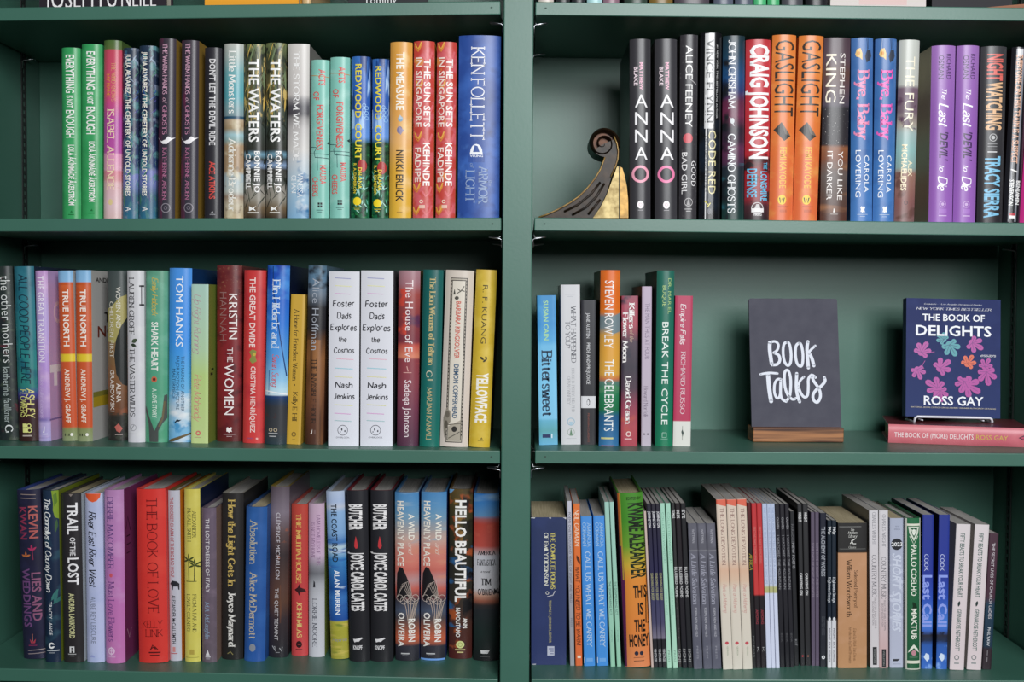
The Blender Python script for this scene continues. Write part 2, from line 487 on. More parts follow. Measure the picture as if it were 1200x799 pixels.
class Shelf: pass
SH = {}
def shelf(key, xa, ya, xb, yb, left, th=0.0180):
    """board whose front top edge runs through two measured points; left = bay"""
    s = Shelf()
    pa, pb = P(xa, ya), P(xb, yb)
    d = (pb - pa).normalized()
    x0 = (XL + 0.003) if left else P(*((627.5, 10), (626.2, 260), (627, 535), (622.6, 797))['ABCD'.index(key[0])]).x
    x1 = P(*((586.3, 8), (587.3, 262), (586.0, 535), (583.4, 797))['ABCD'.index(key[0])]).x if left else (XR - 0.003)
    s.p0 = pa + d * ((x0 - pa.x) / d.x)
    s.d = d
    s.len = (x1 - x0) / d.x
    s.nrm = Vector((-d.z, 0, d.x))
    s.th = th
    m = Matrix(((d.x, 0, s.nrm.x, s.p0.x), (0, 1, 0, 0), (d.z, 0, s.nrm.z, s.p0.z), (0, 0, 0, 1)))
    s.obj = bev_box('shelf', 0, s.len, 0, BACK - 0.001, -th, 0, PAINT, case, 0.0012, matrix=m)
    s.left = left
    # bright bent-steel support clips that hold the board's ends
    for end in (0, 1):
        vis = (end == 1) == left                       # only ends beside the divider show
        xw = (DV0 if left else DV1) if vis else (XL if left else XR)
        sg = -1 if (end == 1) else 1                   # direction from the side wall into the bay
        for yy in (0.012, 0.20):
            zc = s.p0.z + d.z / d.x * (xw - s.p0.x) - th
            pts = [(xw + sg * 0.0012, yy, zc - 0.022), (xw + sg * 0.0012, yy, zc - 0.0115), (xw + sg * 0.004, yy, zc - 0.0100),
                   (xw + sg * 0.017, yy, zc - 0.0080), (xw + sg * 0.019, yy + 0.004, zc - 0.0075), (xw + sg * 0.017, yy + 0.010, zc - 0.0080),
                   (xw + sg * 0.004, yy + 0.012, zc - 0.0080), (xw + sg * 0.0012, yy + 0.012, zc - 0.0006)]
            V, F = tube_vf(pts, 0.0011, 6)
            c = mesh_obj('shelf_clip', V, F, STEEL, parent=case, smooth=[True] * len(F))
    # the filled nail heads near the board's ends
    nx = s.len - 0.012 if left else 0.014
    V = [(nx + .0016 * math.cos(q * math.pi / 4), -.0003, -th * .48 + .0012 * math.sin(q * math.pi / 4)) for q in range(8)]
    mesh_obj('nail_head', V, [tuple(range(8))], plain('#2f4a40', .6, name='nail_hole'), parent=s.obj)
    SH[key] = s
    return s
shelf('AL', 0, 8.8, 585, 1.2, True)
shelf('AR', 628, 2.0, 1200, 8.8, False)
shelf('BL', 0, 256.0, 585, 254.9, True)
shelf('BR', 627, 254.8, 1200, 261.0, False)
shelf('CL', 0, 522.4, 585, 528.0, True)
shelf('CR', 628, 527.7, 1200, 531.3, False)
shelf('DL', 0, 783.2, 585, 795.6, True)
shelf('DR', 625, 795.2, 1200, 797.4, False)

# slotted steel standards let into the outer sides (the dark perforated strips)
for xw, sg in ((XL, 1), (XR, -1)):
    for yy in (0.040, 0.205):
        z0, z1 = EYE - 0.62, EYE + 0.46
        V, F = [], []
        wd, pitch = 0.0075, 0.0125
        z = z0
        while z < z1:
            # a ladder: two rails and one rung per pitch, so every slot is a real hole
            for a0, a1, b0, b1 in ((-wd, -wd * .4, 0, pitch), (wd * .4, wd, 0, pitch), (-wd * .4, wd * .4, 0, pitch * .42)):
                v, f = box_vf(min(0, sg * .0016), max(0, sg * .0016), yy + a0, yy + a1, z + b0, z + b1)
                F += [tuple(i + len(V) for i in q) for q in f]
                V += [(p[0] + xw, p[1], p[2]) for p in v]
            z += pitch
        mesh_obj('shelf_standard', V, F, DARKSTEEL, parent=case)

# the room around it, only what the bookcase stands on and against
FLOORM = wood_mat('#2a211a', '#382c22', 'floor_boards', (3, 40, 3))
fl = bev_box('floor', -2.5, 2.5, -4.0, BACK + 0.10, -0.05, 0.0, FLOORM, None, 0.002, seg=1)
fl['kind'] = 'structure'
wl = bev_box('wall_back', -2.5, 2.5, BACK + 0.018, BACK + 0.10, 0.0, 2.7, plain('#b8b4aa', 0.9, 0, 0.2, 'wall_plaster'), None, 0.002, seg=1)
wl['kind'] = 'structure'

# ------------------------------------------------------------------ books
PX = 1.0 / 854.0
def slab_cut(v, f, cuts):
    """cut flat lettering along the spine's facets so it hugs the rounded back"""
    V, F = list(v), []
    for g in f:
        ps = [v[i] for i in g]
        xa, xb = min(p[0] for p in ps), max(p[0] for p in ps)
        cs = [c for c in cuts if xa + 1e-4 < c < xb - 1e-4]
        if not cs:
            F.append(g); continue
        rest = ps
        for c in cs:
            L, R = [], []
            for i in range(len(rest)):
                a, b = rest[i], rest[(i + 1) % len(rest)]
                (L if a[0] <= c else R).append(a)
                if (a[0] <= c) != (b[0] <= c):
                    k = (c - a[0]) / (b[0] - a[0])
                    m = (c, a[1] + (b[1] - a[1]) * k)
                    L.append(m); R.append(m)
            if len(L) > 2:
                F.append(tuple(range(len(V), len(V) + len(L)))); V.extend(L)
            rest = R
            if len(rest) < 3: break
        if len(rest) > 2:
            F.append(tuple(range(len(V), len(V) + len(rest)))); V.extend(rest)
    return V, F
def book_geo(kind, wd, h, d, art, items, root, wpx, yt, yb, sl=None, sr=None, board=None, rough=None, pages=None, bulge=None, front=None):
    """cover (spine + two boards, one mesh, lettering printed on it) and page block under root.  local: x across, y into shelf, z up"""
    hard = kind == 'h'
    th = min(0.0026, wd * 0.16) if hard else min(0.0005, wd * 0.1)
    b = (min(0.0058, wd * 0.20) if hard else min(0.0010, wd * 0.10)) if bulge is None else bulge
    ex = 2.6 if hard else 9.0
    stops, noises = art if isinstance(art, tuple) else (art, [])
    rough = (0.36 if hard else 0.42) if rough is None else rough
    am = art_mat(stops, noises, wpx, yt, yb, rough)
    mats = [am, plain(sl, rough) if sl else am, plain(sr, rough) if sr else am, plain(board, 0.6) if board else am]
    N = 14 if hard else 10
    yf = lambda x: b * abs(2 * x / wd) ** ex if abs(x) < wd / 2 else b
    outer = [(-wd / 2, d)] + [(wd * (i / N - 0.5), yf(wd * (i / N - 0.5))) for i in range(N + 1)] + [(wd / 2, d)]
    k = (wd / 2 - th) / (wd / 2)
    inner = [(x * k, (y + th) if 0 < i < len(outer) - 1 else d) for i, (x, y) in enumerate(outer)]
    M = len(outer)
    V, UV, F, MI = [], [], [], []
    for z in (0, h):
        for x, y in outer:
            V.append((x, y, z)); UV.append((x / wd + .5, 1 - z / h))
        for x, y in inner:
            V.append((x, y, z)); UV.append((x / wd + .5, 1 - z / h))
    for i in range(M - 1):
        F.append((i, i + 1, 2 * M + i + 1, 2 * M + i)); MI.append(1 if i == 0 else (2 if i == M - 2 else 0))
        F.append((M + i + 1, M + i, 3 * M + i, 3 * M + i + 1)); MI.append(3)
        F.append((i, M + i, M + i + 1, i + 1)); MI.append(3)
        F.append((2 * M + i, 2 * M + i + 1, 3 * M + i + 1, 3 * M + i)); MI.append(3)
    F.append((0, 2 * M, 3 * M, M)); MI.append(3)
    F.append((M - 1, 2 * M - 1, 4 * M - 1, 3 * M - 1)); MI.append(3)
    slots = {}
    fx = [wd * (i / N - 0.5) for i in range(N + 1)]
    fy = [yf(x) for x in fx]
    def yfac(x):                                       # the faceted spine surface itself
        i = max(0, min(N - 1, int((x / wd + 0.5) * N)))
        k_ = (x - fx[i]) / (fx[i + 1] - fx[i])
        return fy[i] + (fy[i + 1] - fy[i]) * k_
    cuts = [(i / N - 0.5) * wpx for i in range(1, N)]
    for j, it in enumerate(items):
        v, f, col = item_vf(it, wpx)
        if not v: continue
        v, f = slab_cut(v, f, cuts)
        if col not in slots:
            slots[col] = len(mats); mats.append(plain(col, rough))
        off = 0.0001 + 0.000008 * j
        b0 = len(V)
        for x, y in v:
            xl = max(-wd / 2, min(wd / 2, x * wd / wpx))
            zl = max(0.0003, min(h - 0.0003, h * (yb - y) / (yb - yt)))
            V.append((xl, yfac(xl) - off, zl)); UV.append((.5, .5))
        F += [tuple(q + b0 for q in g) for g in f]
        MI += [slots[col]] * len(f)
    for it, side in (front or []):                     # printing on the front cover (right-hand board): x runs back from the spine
        v, f, col = item_vf(it, wpx)
        if col not in slots:
            slots[col] = len(mats); mats.append(plain(col, rough))
        b0 = len(V)
        for x, y in v:
            V.append((side * (wd / 2 + 0.0001), b + 0.001 + (x + wpx / 2) * PX, h * (yb - y) / (yb - yt))); UV.append((.5, .5))
        F += [tuple(q + b0 for q in g) for g in f]
        MI += [slots[col]] * len(f)
    o = mesh_obj('dust_jacket' if hard else 'cover', V, F, mats, MI, parent=root, uv=UV, smooth=[True] * len(F))
    o.data.set_sharp_from_angle(angle=math.radians(35))
    pad = 0.0032 if hard else 0.0004
    zt = h - (0.0038 if hard else 0.0004)
    x1 = wd / 2 - th - 0.00015
    yb0 = b + th + (0.0008 if hard else 0.0003)
    pm = pages or PAGES
    if hard:      # rounded back, hollow fore-edge
        prof = []
        K = 8
        for i in range(K + 1):
            x = -x1 + 2 * x1 * i / K
            prof.append((x, yb0 - 0.6 * (b - yf(x))))
        for i in range(K + 1):
            x = x1 - 2 * x1 * i / K
            prof.append((x, d - 0.0045 - 0.003 * (1 - (x / x1) ** 2)))
    else:
        prof = [(-x1, yb0), (x1, yb0), (x1, d - 0.0003), (-x1, d - 0.0003)]
    L = len(prof)
    PV = [(x, y, z) for z in (pad, zt) for x, y in prof]
    PF = [tuple(range(L))[::-1], tuple(range(L, 2 * L))] + [(i, (i + 1) % L, L + (i + 1) % L, L + i) for i in range(L)]
    mesh_obj('page_block', PV, PF, pm, parent=root)
    if hard and wd > 0.02:
        hb = [(x1 * .92 * q, yb0 - 0.6 * (b - yf(x1 * q)) + .001) for q in (-1, -.5, 0, .5, 1)]
        hv, hf = tube_vf([(a, c, zt + 0.0004) for a, c in hb], 0.0009, 6)
        mesh_obj('headband', hv, hf, plain('#cfc7b4', 0.8), parent=root, smooth=[True] * len(hf))
    return o

def B(key, kind, q, art, items, label, Y=None, d=None, group=None, yaw=0.0, **kw):
    xt0, xt1, yt, xb0, xb1, yb = q
    s = SH[key]
    xm = (xb0 + xb1) / 2
    if Y is None:
        if key[0] in 'AB': Y = 0.010
        else: Y = min(0.13, max(0.003, hit(xm, yb, s.p0, s.nrm).y))
    base = hit(xm, yb, s.p0, s.nrm)
    xw = P(xm, yb, Y).x
    base = Vector((xw, Y, s.p0.z + s.d.z / s.d.x * (xw - s.p0.x)))
    top = P((xt0 + xt1) / 2, yt, Y)
    up = top - base
    al = math.atan2(up.x, up.z)
    wd = 0.5 * ((P(xt1, yt, Y) - P(xt0, yt, Y)).length + (P(xb1, yb, Y) - P(xb0, yb, Y)).length) * math.cos(al) - 0.0002
    be = math.atan2(s.d.z, s.d.x)
    # neighbours stand side by side: never cut into the book just placed on this shelf
    tl = math.tan(al)
    half = wd / 2 / math.cos(al)
    pr = getattr(s, 'right_edge', None)
    if pr and Y < 0.2:
        viol = max(pr[0] + pr[1] * z - (base.x - half + tl * z) for z in (0.0, min(up.length, pr[2]))) + 0.0002
        if viol > 0:
            wd -= viol; base.x += viol / 2; half = wd / 2 / math.cos(al)
    s.right_edge = (base.x + half, tl, up.length)
    raise_ = wd / 2 * abs(math.sin(al + be)) / math.cos(be) + 0.00005
    h = up.length - raise_
    if d is None: d = 0.156 if kind == 'h' else 0.136
    d = min(d, BACK - Y - 0.006)
    m = Matrix.Translation(base + Vector((0, 0, raise_))) @ Matrix.Rotation(al, 4, 'Y') @ Matrix.Rotation(yaw, 4, 'Z')
    gname = group or {'AL': 'books on the top shelf, left bay', 'AR': 'books on the top shelf, right bay', 'BL': 'books on the upper left shelf', 'BR': 'books on the upper right shelf',
                      'CL': 'books on the middle left shelf', 'CR': 'books on the middle right shelf', 'DL': 'books on the lower left shelf', 'DR': 'books on the lower right shelf'}[key]
    root = empty('hardcover_book' if kind == 'h' else 'paperback_book', label, 'book', m, gname)
    wpx = 0.5 * ((xt1 - xt0) + (xb1 - xb0))
    book_geo(kind, wd, h, d, art, items, root, wpx, yt, yb, **kw)
    return root

# ================================================================== upper left shelf
W_, K_ = '#f2f1ee', '#141417'
for i, (q, dy, lab) in enumerate((
        ((70.3, 92.8, 55.6, 71.9, 93.2, 255.5), 0, 'bright green hardback with white lettering, leftmost book on the upper left shelf'),
        ((94.0, 118.3, 51.4, 94.1, 118.0, 255.5), -4, 'taller bright green hardback between its shorter twin and a pink spine, upper left shelf'))):
    B('BL', 'h', q, ('#36995a', [nz('#42a666', .05, .4, .7)]), [
        t('EVERYTHING', 64 + dy, 108.5 + dy, .50, 9.6, W_, 'b'), t('IS NOT', 111.5 + dy, 125.5 + dy, .48, 7, W_, 'b'), t('ENOUGH', 128.3 + dy, 160.5 + dy, .50, 9.6, W_, 'b'),
        t('LOLÁ ÁKÍNMÁDÉ ÅKERSTRÖM', 169 + dy, 239.5 + dy, .56, 6.6, W_, 'b'), poly([(.48, 248 + dy * .4), (.56, 245.5 + dy * .4), (.62, 248 + dy * .4)], '#1a6a36'), rect(.38, 250 + dy * .4, .7, 251 + dy * .4, '#1a6a36')], lab)
B('BL', 'h', (120.5, 141.5, 47, 120.0, 140.8, 255.5),
  ([(47, '#4d6a35'), (57, '#5a6b3a'), (58.5, '#c24a5e'), (110, '#cc4f72'), (140, '#b0489a'), (178, '#b5529f'), (180, '#d98fb4'), (198, '#d9a0b6'), (200, '#d27f90'), (210, '#cf8f94'), (214, '#d8aeb2'), (240, '#d9bcc0'), (255, '#d3b3b0')],
   [nz('#e8b7c4', .12, .62, .8, y0=180), nz('#c98a7a', .10, .6, .75, y0=200, u0=.6)]),
  [t('THE WIND KNOWS', 73, 118, .60, 4.6, '#d89a6c', 'r'), t('MY NAME', 86, 113, .30, 4.2, '#e0913c', 'r'),
   t('ISABEL ALLENDE', 127, 222, .44, 8.2, '#f0d7b4', 'r'), ell(.45, 236, 2.6, 3.6, '#d9c48e')], 'pink and magenta hardback with an olive head band and gold serif lettering')
for i, (q, lab) in enumerate((((143, 161.6, 56, 143, 160.5, 255.5), 'shorter of two dark blue leafy hardbacks, beside the pink spine on the upper left shelf'),
                              ((162, 182.4, 53.3, 162, 181, 255.5), 'taller of two dark blue leafy hardbacks, left of a purple-black spine'))):
    y = -2.5 * i
    rr = random.Random(31)
    lv = [leaf(rr.random(), rr.uniform(66, 248), rr.uniform(9, 19), rr.choice((-60, -75, 60, 110, -110)) + rr.uniform(-20, 20), rr.uniform(1.0, 2.0), rr.choice(('#2f6f7e', '#5c7f76', '#2d4f8c', '#7f93a8', '#3f7c5c', '#43407c'))) for _ in range(46)]
    B('BL', 'h', q, ([(53, '#26364a'), (90, '#1c2a45'), (150, '#1e2848'), (195, '#28406a'), (200, '#6f78b4'), (215, '#6874ac'), (228, '#3c5f78'), (255, '#2f6a86')],
      [nz('#4f7f86', .16, .52, .62, sx=1, sy=.5), nz('#6d7890', .2, .6, .7, sy=.5)]),
      lv + [t('JULIA ALVAREZ / THE CEMETERY OF UNTOLD STORIES', 63 + y, 229, .38, 5.6, '#f3efe2', 'b'), t('A', 241.5, 247, .42, 6, W_, 'r')], lab)
for i, (q, x1, lab) in enumerate((((186, 204.9, 45, 183.2, 204.5, 255.5), 210, 'first of two purple-black hardbacks with a white bird and gold fore cover'),
                                  ((212, 232.4, 47, 210.5, 231, 255.5), 238, 'second of two purple-black hardbacks with a white bird, left of the red-lettered black book'))):
    B('BL', 'h', q, ([(45, '#3c343e'), (100, '#352f3c'), (255, '#383640')], [nz('#6a2a4a', .03, .5, .7, sx=2, sy=.6, u1=.3)]), [
        t('THE WARM HANDS', 51, 110, .40, 5.2, '#d9a9c0', 'r'), t('of', 114, 121, .40, 4.4, '#c79fb0', 'ri'), t('GHOSTS', 123, 157, .40, 5.0, '#c98aa8', 'r'),
        poly([(-.02, 160), (.2, 165), (.45, 163), (.62, 159), (.80, 161), (1.0, 160), (.72, 164.5), (.55, 168), (.30, 168), (.12, 164)], '#efecee'),
        t('KATHERINE ARDEN', 172, 233.5, .42, 4.8, '#b56f92', 'r'), ring(.5, 243, 5.6, .9, '#8d8790'), ring(.5, 243, 2.2, .7, '#77717c')], lab, sr='#9a7a34')
B('BL', 'h', (238.9, 259, 55.5, 238.7, 258, 255.5), '#2c2b31', [
    t("DON'T LET THE DEVIL RIDE", 69, 169.5, .50, 7.0, '#dcdadb', 'b'), t('ACE ATKINS', 188.5, 232.5, .50, 7.0, '#cf4a42', 'b'),
    poly([(.42, 249.5), (.52, 246.5), (.62, 249.5)], '#aaa9ad'), rect(.36, 250.3, .70, 251.3, '#8a898d')], 'charcoal black hardback with white and red condensed capitals on its spine')
B('BL', 'h', (262, 284.5, 51, 261.5, 284, 255.5),
  ([(51, '#b9bcb4'), (68, '#a3b4b0'), (85, '#6fa9ae'), (112, '#58a3ae'), (126, '#7d9fa3'), (135, '#7e959b'), (136, '#274f68'), (138, '#274f68'), (140, '#b9a387'), (150, '#a08b6c'), (157, '#9fc2c8'), (164, '#8fa8a4'), (170, '#a98f70'), (200, '#a68b6d'), (204, '#a7bcc4'), (224, '#b9bfb8'), (230, '#9a8470'), (240, '#c2b8a0'), (255, '#b7a27f')],
   [nz('#d8cdb0', .09, .52, .75, sy=.6, y0=140), nz('#7c6a55', .12, .58, .75, y0=165)]),
  [t('Little Monsters', 59, 132.5, .46, 8.2, '#f3f3ee', 'r'), t('Adrienne Brodeur', 161, 247, .46, 8.2, '#f1efe6', 'r')], 'sea green and sandy hardback with a split spine of water and dunes, white serif lettering')
for q, lab in (((285, 309.8, 51.5, 285, 309.6, 255.5), 'left one of two reed-patterned hardbacks with tall white sans capitals, beside the sandy spine'),
               ((310.6, 334.8, 50, 310.6, 334.2, 255.5), 'right one of two reed-patterned hardbacks with white capitals, left of the pale cloud spine')):
    rr = random.Random(5)
    lv = [leaf(rr.random(), rr.uniform(60, 150), rr.uniform(14, 34), rr.choice((-80, -65, -100, 70, 100)) + rr.uniform(-18, 18), rr.uniform(.9, 1.9), rr.choice(('#8f8a5a', '#3d4a35', '#c9a958', '#252b22', '#6f7f5c', '#55603e'))) for _ in range(64)]
    lv += [leaf(rr.random(), rr.uniform(222, 248), rr.uniform(12, 24), -90 + rr.uniform(-45, 45), rr.uniform(.8, 1.6), rr.choice(('#23261f', '#3c4638', '#2e3329'))) for _ in range(14)]
    B('BL', 'h', q, ([(50, '#6f7a50'), (64, '#4b5238'), (72, '#3b4232'), (95, '#5a5436'), (110, '#57502f'), (125, '#424b3e'), (150, '#38413a'), (175, '#2f302a'), (180, '#6b95a8'), (186, '#353b3a'), (193, '#7f98b8'), (198, '#3b3a36'), (214, '#4a4d48'), (218, '#8d8880'), (232, '#8f8a7e'), (243, '#6a5840'), (255, '#3a3026')],
      [nz('#c3aa66', .16, .58, .66, sy=.35, y1=150), nz('#23271f', .2, .55, .62, sy=.4, y1=215)]),
      lv + [t('THE WATERS', 69, 166, .50, 11.2, W_, 'b'), t('BONNIE JO', 176.5, 225, .66, 6.2, W_, 'b'), t('CAMPBELL', 179.5, 221.5, .23, 6.0, W_, 'b'),
            poly([(.28, 241), (.45, 243.5), (.62, 240.5), (.52, 244), (.62, 247), (.45, 245), (.28, 247)], W_), rect(.22, 248, .74, 249.4, '#dcd8cf')], lab)
B('BL', 'h', (336.5, 362.5, 51.2, 336, 361, 255.5),
  ([(51, '#cfcbc6'), (110, '#c6c1bd'), (116, '#8a8788'), (124, '#4e4c52'), (133, '#4a474c'), (138, '#8b8786'), (150, '#b7b3b1'), (175, '#c9c6c2'), (190, '#bcc3c8'), (215, '#a3bccb'), (255, '#7fa9c9')],
   [nz('#2f6f9f', .05, .50, .62, y0=188, u0=.45), nz('#1f5a8a', .07, .56, .66, y0=205, u0=.55), nz('#d9dde0', .06, .6, .8, y0=195)]),
  [t('THE STORM WE MADE', 60, 188, .42, 6.4, '#f1f0ee', 'r'), t('VANESSA', 202, 231, .62, 6, '#e6ebee', 'r'), t('CHAN', 205, 226, .32, 5.6, '#e6ebee', 'r')],
  'pale cloud grey hardback fading to stormy blue water at its foot', sr='#8f8d88', bulge=.004)
for i, (q, y, lab) in enumerate((((363.9, 385.8, 70, 363.7, 384.2, 255.5), 0, 'lower of two mint hardbacks with scattered red capitals, beside the cloud grey spine'),
                                 ((386.2, 409.8, 66.8, 386.2, 408.2, 255.5), -3, 'higher of two mint hardbacks with scattered red capitals, left of the blue and green spines'))):
    B('BL', 'h', q, ('#84c2b4', [nz('#9fd0c4', .04, .5, .7), nz('#d8c25a', .05, .72, .76, y0=215, y1=240, u0=.75)]), [
        line([(0, 88 + y), (1, 90 + y)], .8, '#b98a4a'),
        t('ACTS', 81 + y, 100 + y, .62, 7.5, '#cf4f4c', 'b'), t('OF', 107 + y, 117 + y, .30, 7, '#cf4f4c', 'b'), t('FORGIVENESS', 122.5 + y, 175.5 + y, .52, 8.2, '#cf4f4c', 'b'),
        line([(0, 171.5 + y), (.35, 172.5 + y), (.2, 178 + y), (.25, 184 + y), (1, 185 + y)], .8, '#27474a'), line([(0, 179.5 + y), (1, 180.5 + y)], .7, '#35585a'), line([(.38, 182 + y), (.40, 199 + y)], .7, '#35585a'),
        poly([(.88, 167 + y), (1, 165 + y), (1, 169 + y)], '#1f3335'),
        t('MAURA', 193 + y, 215.5 + y, .70, 6.8, '#d0524f', 'b'), t('CHEEKS', 207 + y, 230 + y, .26, 6.8, '#d0524f', 'b'),
        rect(.42, 237 + y, .53, 239.4 + y, K_), rect(.56, 237 + y, .67, 239.4 + y, K_), rect(.42, 240.2 + y, .53, 242.6 + y, K_), rect(.56, 240.2 + y, .67, 242.6 + y, K_),
        rect(.34, 245.5 + y, .74, 246.2 + y, '#35585a'), rect(.42, 247.7 + y, .66, 248.3 + y, '#35585a')], lab)
for i, (q, y, lab) in enumerate((((411.5, 434, 66, 411, 431.7, 255.5), 0, 'left one of two painted blue and jungle green hardbacks with bright yellow lettering'),
                                 ((436, 455.6, 69, 435.2, 454.6, 255.5), 2.5, 'right one of two painted blue and jungle green hardbacks, beside the amber spine'))):
    rr = random.Random(11)
    lv = [leaf(rr.uniform(.1, .95), rr.uniform(205, 250), rr.uniform(5, 10), -90 + rr.uniform(-60, 60), 1.3, rr.choice(('#7fc3b4', '#a9d8c8', '#2f8f72', '#55a890'))) for _ in range(30)]
    hexs = [ring(a, b + y, 2.3, .6, '#8fc0ea') for a, b in ((.70, 123), (.83, 126), (.70, 129), (.83, 132), (.72, 135), (.84, 138))]
    B('BL', 'h', q, ([(66, '#3a6fb8'), (105, '#2f62b2'), (130, '#2a57a8'), (140, '#5a86c8'), (160, '#5d8fd6'), (168, '#1d4a30'), (185, '#1b4529'), (255, '#17603f')],
      [nz('#a9c9ec', .05, .55, .6, sx=2.5, sy=.25, y1=150), nz('#1a3f7e', .06, .56, .6, sx=2.5, sy=.25, y1=128), nz('#0f2f1e', .15, .5, .6, y0=166), nz('#2a7a44', .16, .6, .66, y0=170)]),
      hexs + lv + [ell(.62, 194 + y, 5.5, 7.5, '#a92a26'), t('REDWOOD', 75 + y, 138 + y, .38, 7.2, '#e2d23a', 'b'), t('COURT', 144 + y, 187 + y, .40, 7.4, '#ecdc3c', 'b'),
              t('DéLANA', 196 + y, 221 + y, .50, 4.6, '#f0dc46', 'b'), t('R. A. DAMERON', 191 + y, 226 + y, .22, 3.4, '#dfc93c', 'b'), ell(.36, 235.5 + y, 5, 4.8, '#f2d62c'), rect(.16, 242 + y, .56, 243 + y, '#c7b83a'), rect(.2, 244.5 + y, .5, 245.3 + y, '#c7b83a')], lab)
B('BL', 'h', (456.7, 483.2, 49, 455.8, 481, 255.5), ([(49, '#dba04c'), (90, '#d99a3f'), (130, '#dca052'), (165, '#e2ad6a'), (200, '#e0ab3e'), (255, '#dcae3c')], [nz('#e9c27f', .05, .5, .75, u0=.4)]), [
    t('THE MEASURE', 61, 128.5, .48, 9.4, '#f6efe2', 'b'), ell(.5, 139, 3.0, 3.2, '#86a9c4'), poly([(.48, 134), (.60, 139), (.40, 140)], '#b8c9d6'), ell(.47, 152, 3.4, 4.4, '#7f7898'), poly([(.4, 147), (.66, 152), (.5, 158)], '#9a90ac'),
    t('NIKKI ERLICK', 175.5, 236, .48, 8.6, '#2c2317', 'b'), rect(.36, 248, .62, 248.8, '#a57b2c')], 'amber yellow hardback with white title and black author capitals')
for q, lab in (((484.8, 508.8, 48, 482.9, 507.7, 255.5), 'left one of two coral red hardbacks with swirling orange ribbons, beside the amber spine'),
               ((512, 534.8, 49, 509.9, 533.2, 255.5), 'right one of two coral red swirl-patterned hardbacks, beside the thick blue book')):
    sw = []
    for a, b0 in ((.22, 53), (.30, 97), (.25, 158), (.2, 218), (.18, 245)):
        for o, c in ((0, '#e8b24e'), (3, '#d98a3a')):
            sw.append(line([(a - .16, b0 - 3 + o), (a - .1, b0 + 1 + o), (a, b0 + 4 + o), (a + .1, b0 + o), (a + .16, b0 - 4 + o)], 1.5, c))
    for a, b0 in ((.68, 66), (.72, 128), (.7, 162), (.68, 224), (.7, 246)):
        sw.append(line([(a - .2, b0), (a - .05, b0 + 6), (a + .12, b0 + 2), (a + .22, b0 - 6)], 2.2, '#d8666c'))
    B('BL', 'h', q, ('#c2453c', [nz('#cf5f66', .07, .46, .6), nz('#d98a45', .06, .6, .68, u1=.5)]), sw + [
        t('THE SUN SETS', 69, 148.5, .67, 7.4, '#f4ece6', 'b'), t('IN SINGAPORE', 67, 148.5, .26, 6.8, '#f0ddd2', 'b'), t('KEHINDE', 167, 217.5, .66, 7.6, '#f6f0ea', 'b'), t('FADIPE', 172.5, 213, .24, 6.8, '#f3e3d8', 'b'),
        ring(.42, 236, 2.2, .9, '#eed7c0'), rect(.32, 240, .6, 244, '#e3b9a8')], lab, sr='#cf8a3a')
B('BL', 'h', (537.7, 587, 41.3, 535.7, 585, 255.5), ('#2c4c94', [nz('#3c66b4', .03, .42, .7), nz('#213a78', .05, .55, .75), nz('#4d78c0', .05, .55, .8, y0=150, u1=.6)]), [
    t('KEN FOLLETT', 54.5, 163.5, .46, 15, '#e9e9ec', 'rl'),
    ell(.44, 178.5, 7.2, 10, '#eef0f4'), rect(.26, 179.5, .64, 190, '#2e5099'), rect(.29, 178.5, .59, 180.3, '#eef0f4'), poly([(.36, 178), (.40, 170), (.47, 171), (.52, 178)], '#2e5099'),
    n('VIKING', 182.5, .29, .60, 2.6, '#eef0f4', 'b'),
    t('the', 211, 218, .78, 3.5, '#7f93b8', 'r'), t('ARMOR', 194, 239, .61, 10, '#8fa3c4', 'r'), t('of', 191, 197, .34, 4, '#7f93b8', 'ri'), t('LIGHT', 199, 237.5, .30, 10, '#8fa3c4', 'r')],
  'thickest book of its row, royal blue hardback with large silver serif capitals beside the divider', d=.165)

# ================================================================== upper right shelf
for i, (q, lab) in enumerate((((738.4, 762.8, 45.5, 738.2, 763, 257), 'left one of two charcoal hardbacks with upright stacked white letters and a pale pink ring'),
                              ((767.5, 794, 45.5, 768, 794, 257), 'right one of two charcoal hardbacks with stacked white letters and a hot pink ring'))):
    c = ('#efa3b8', '#ee83ae')[i]
    st = [n(L, y, .24, .84, 15, '#f2f0f1', 's') for L, y in (('A', 118), ('N', 138.5), ('N', 159), ('A', 179.5))]
    B('BR', 'h', q, '#3a393d', st + [ring(.5, 204, 10.2, 3.0, c), t('MATTHEW', 73, 105, .54, 4.2, '#e8a9c0', 'b'), t('BLAKE', 78, 100, .28, 4.2, '#f0dde4', 'b'),
        ell(.5, 240, 3.9, 4.7, '#f4eef0'), ring(.5, 240, 2, .6, '#d9b9c4'), rect(.38, 246.2, .62, 246.9, '#a8a4a8')], lab, sr='#57564f')
B('BR', 'h', (798.2, 818, 40.5, 795.4, 817.2, 257), ('#39373b', [nz('#504e50', .3, .62, .7)]), [
    t('ALICE FEENEY', 53, 148.5, .50, 8.2, W_, 's'), ell(.46, 161.5, 5.6, 6, '#c9525c'), t('GOOD', 188, 217.5, .80, 5.6, '#eceaea', 's'), t('BAD GIRL', 178, 227, .28, 6.2, '#eceaea', 's'),
    line([(.55, 92), (.9, 98)], 1, '#a9a6a6'), ring(.52, 236.5, 5, .6, '#c9c6c6'), poly([(.40, 240), (.52, 232), (.62, 240)], '#9c9999'), rect(.3, 244.3, .72, 245, '#c9c6c6'), rect(.38, 246.7, .66, 247.4, '#c9c6c6')],
  'charcoal hardback with a red rose dot and spaced white capitals')
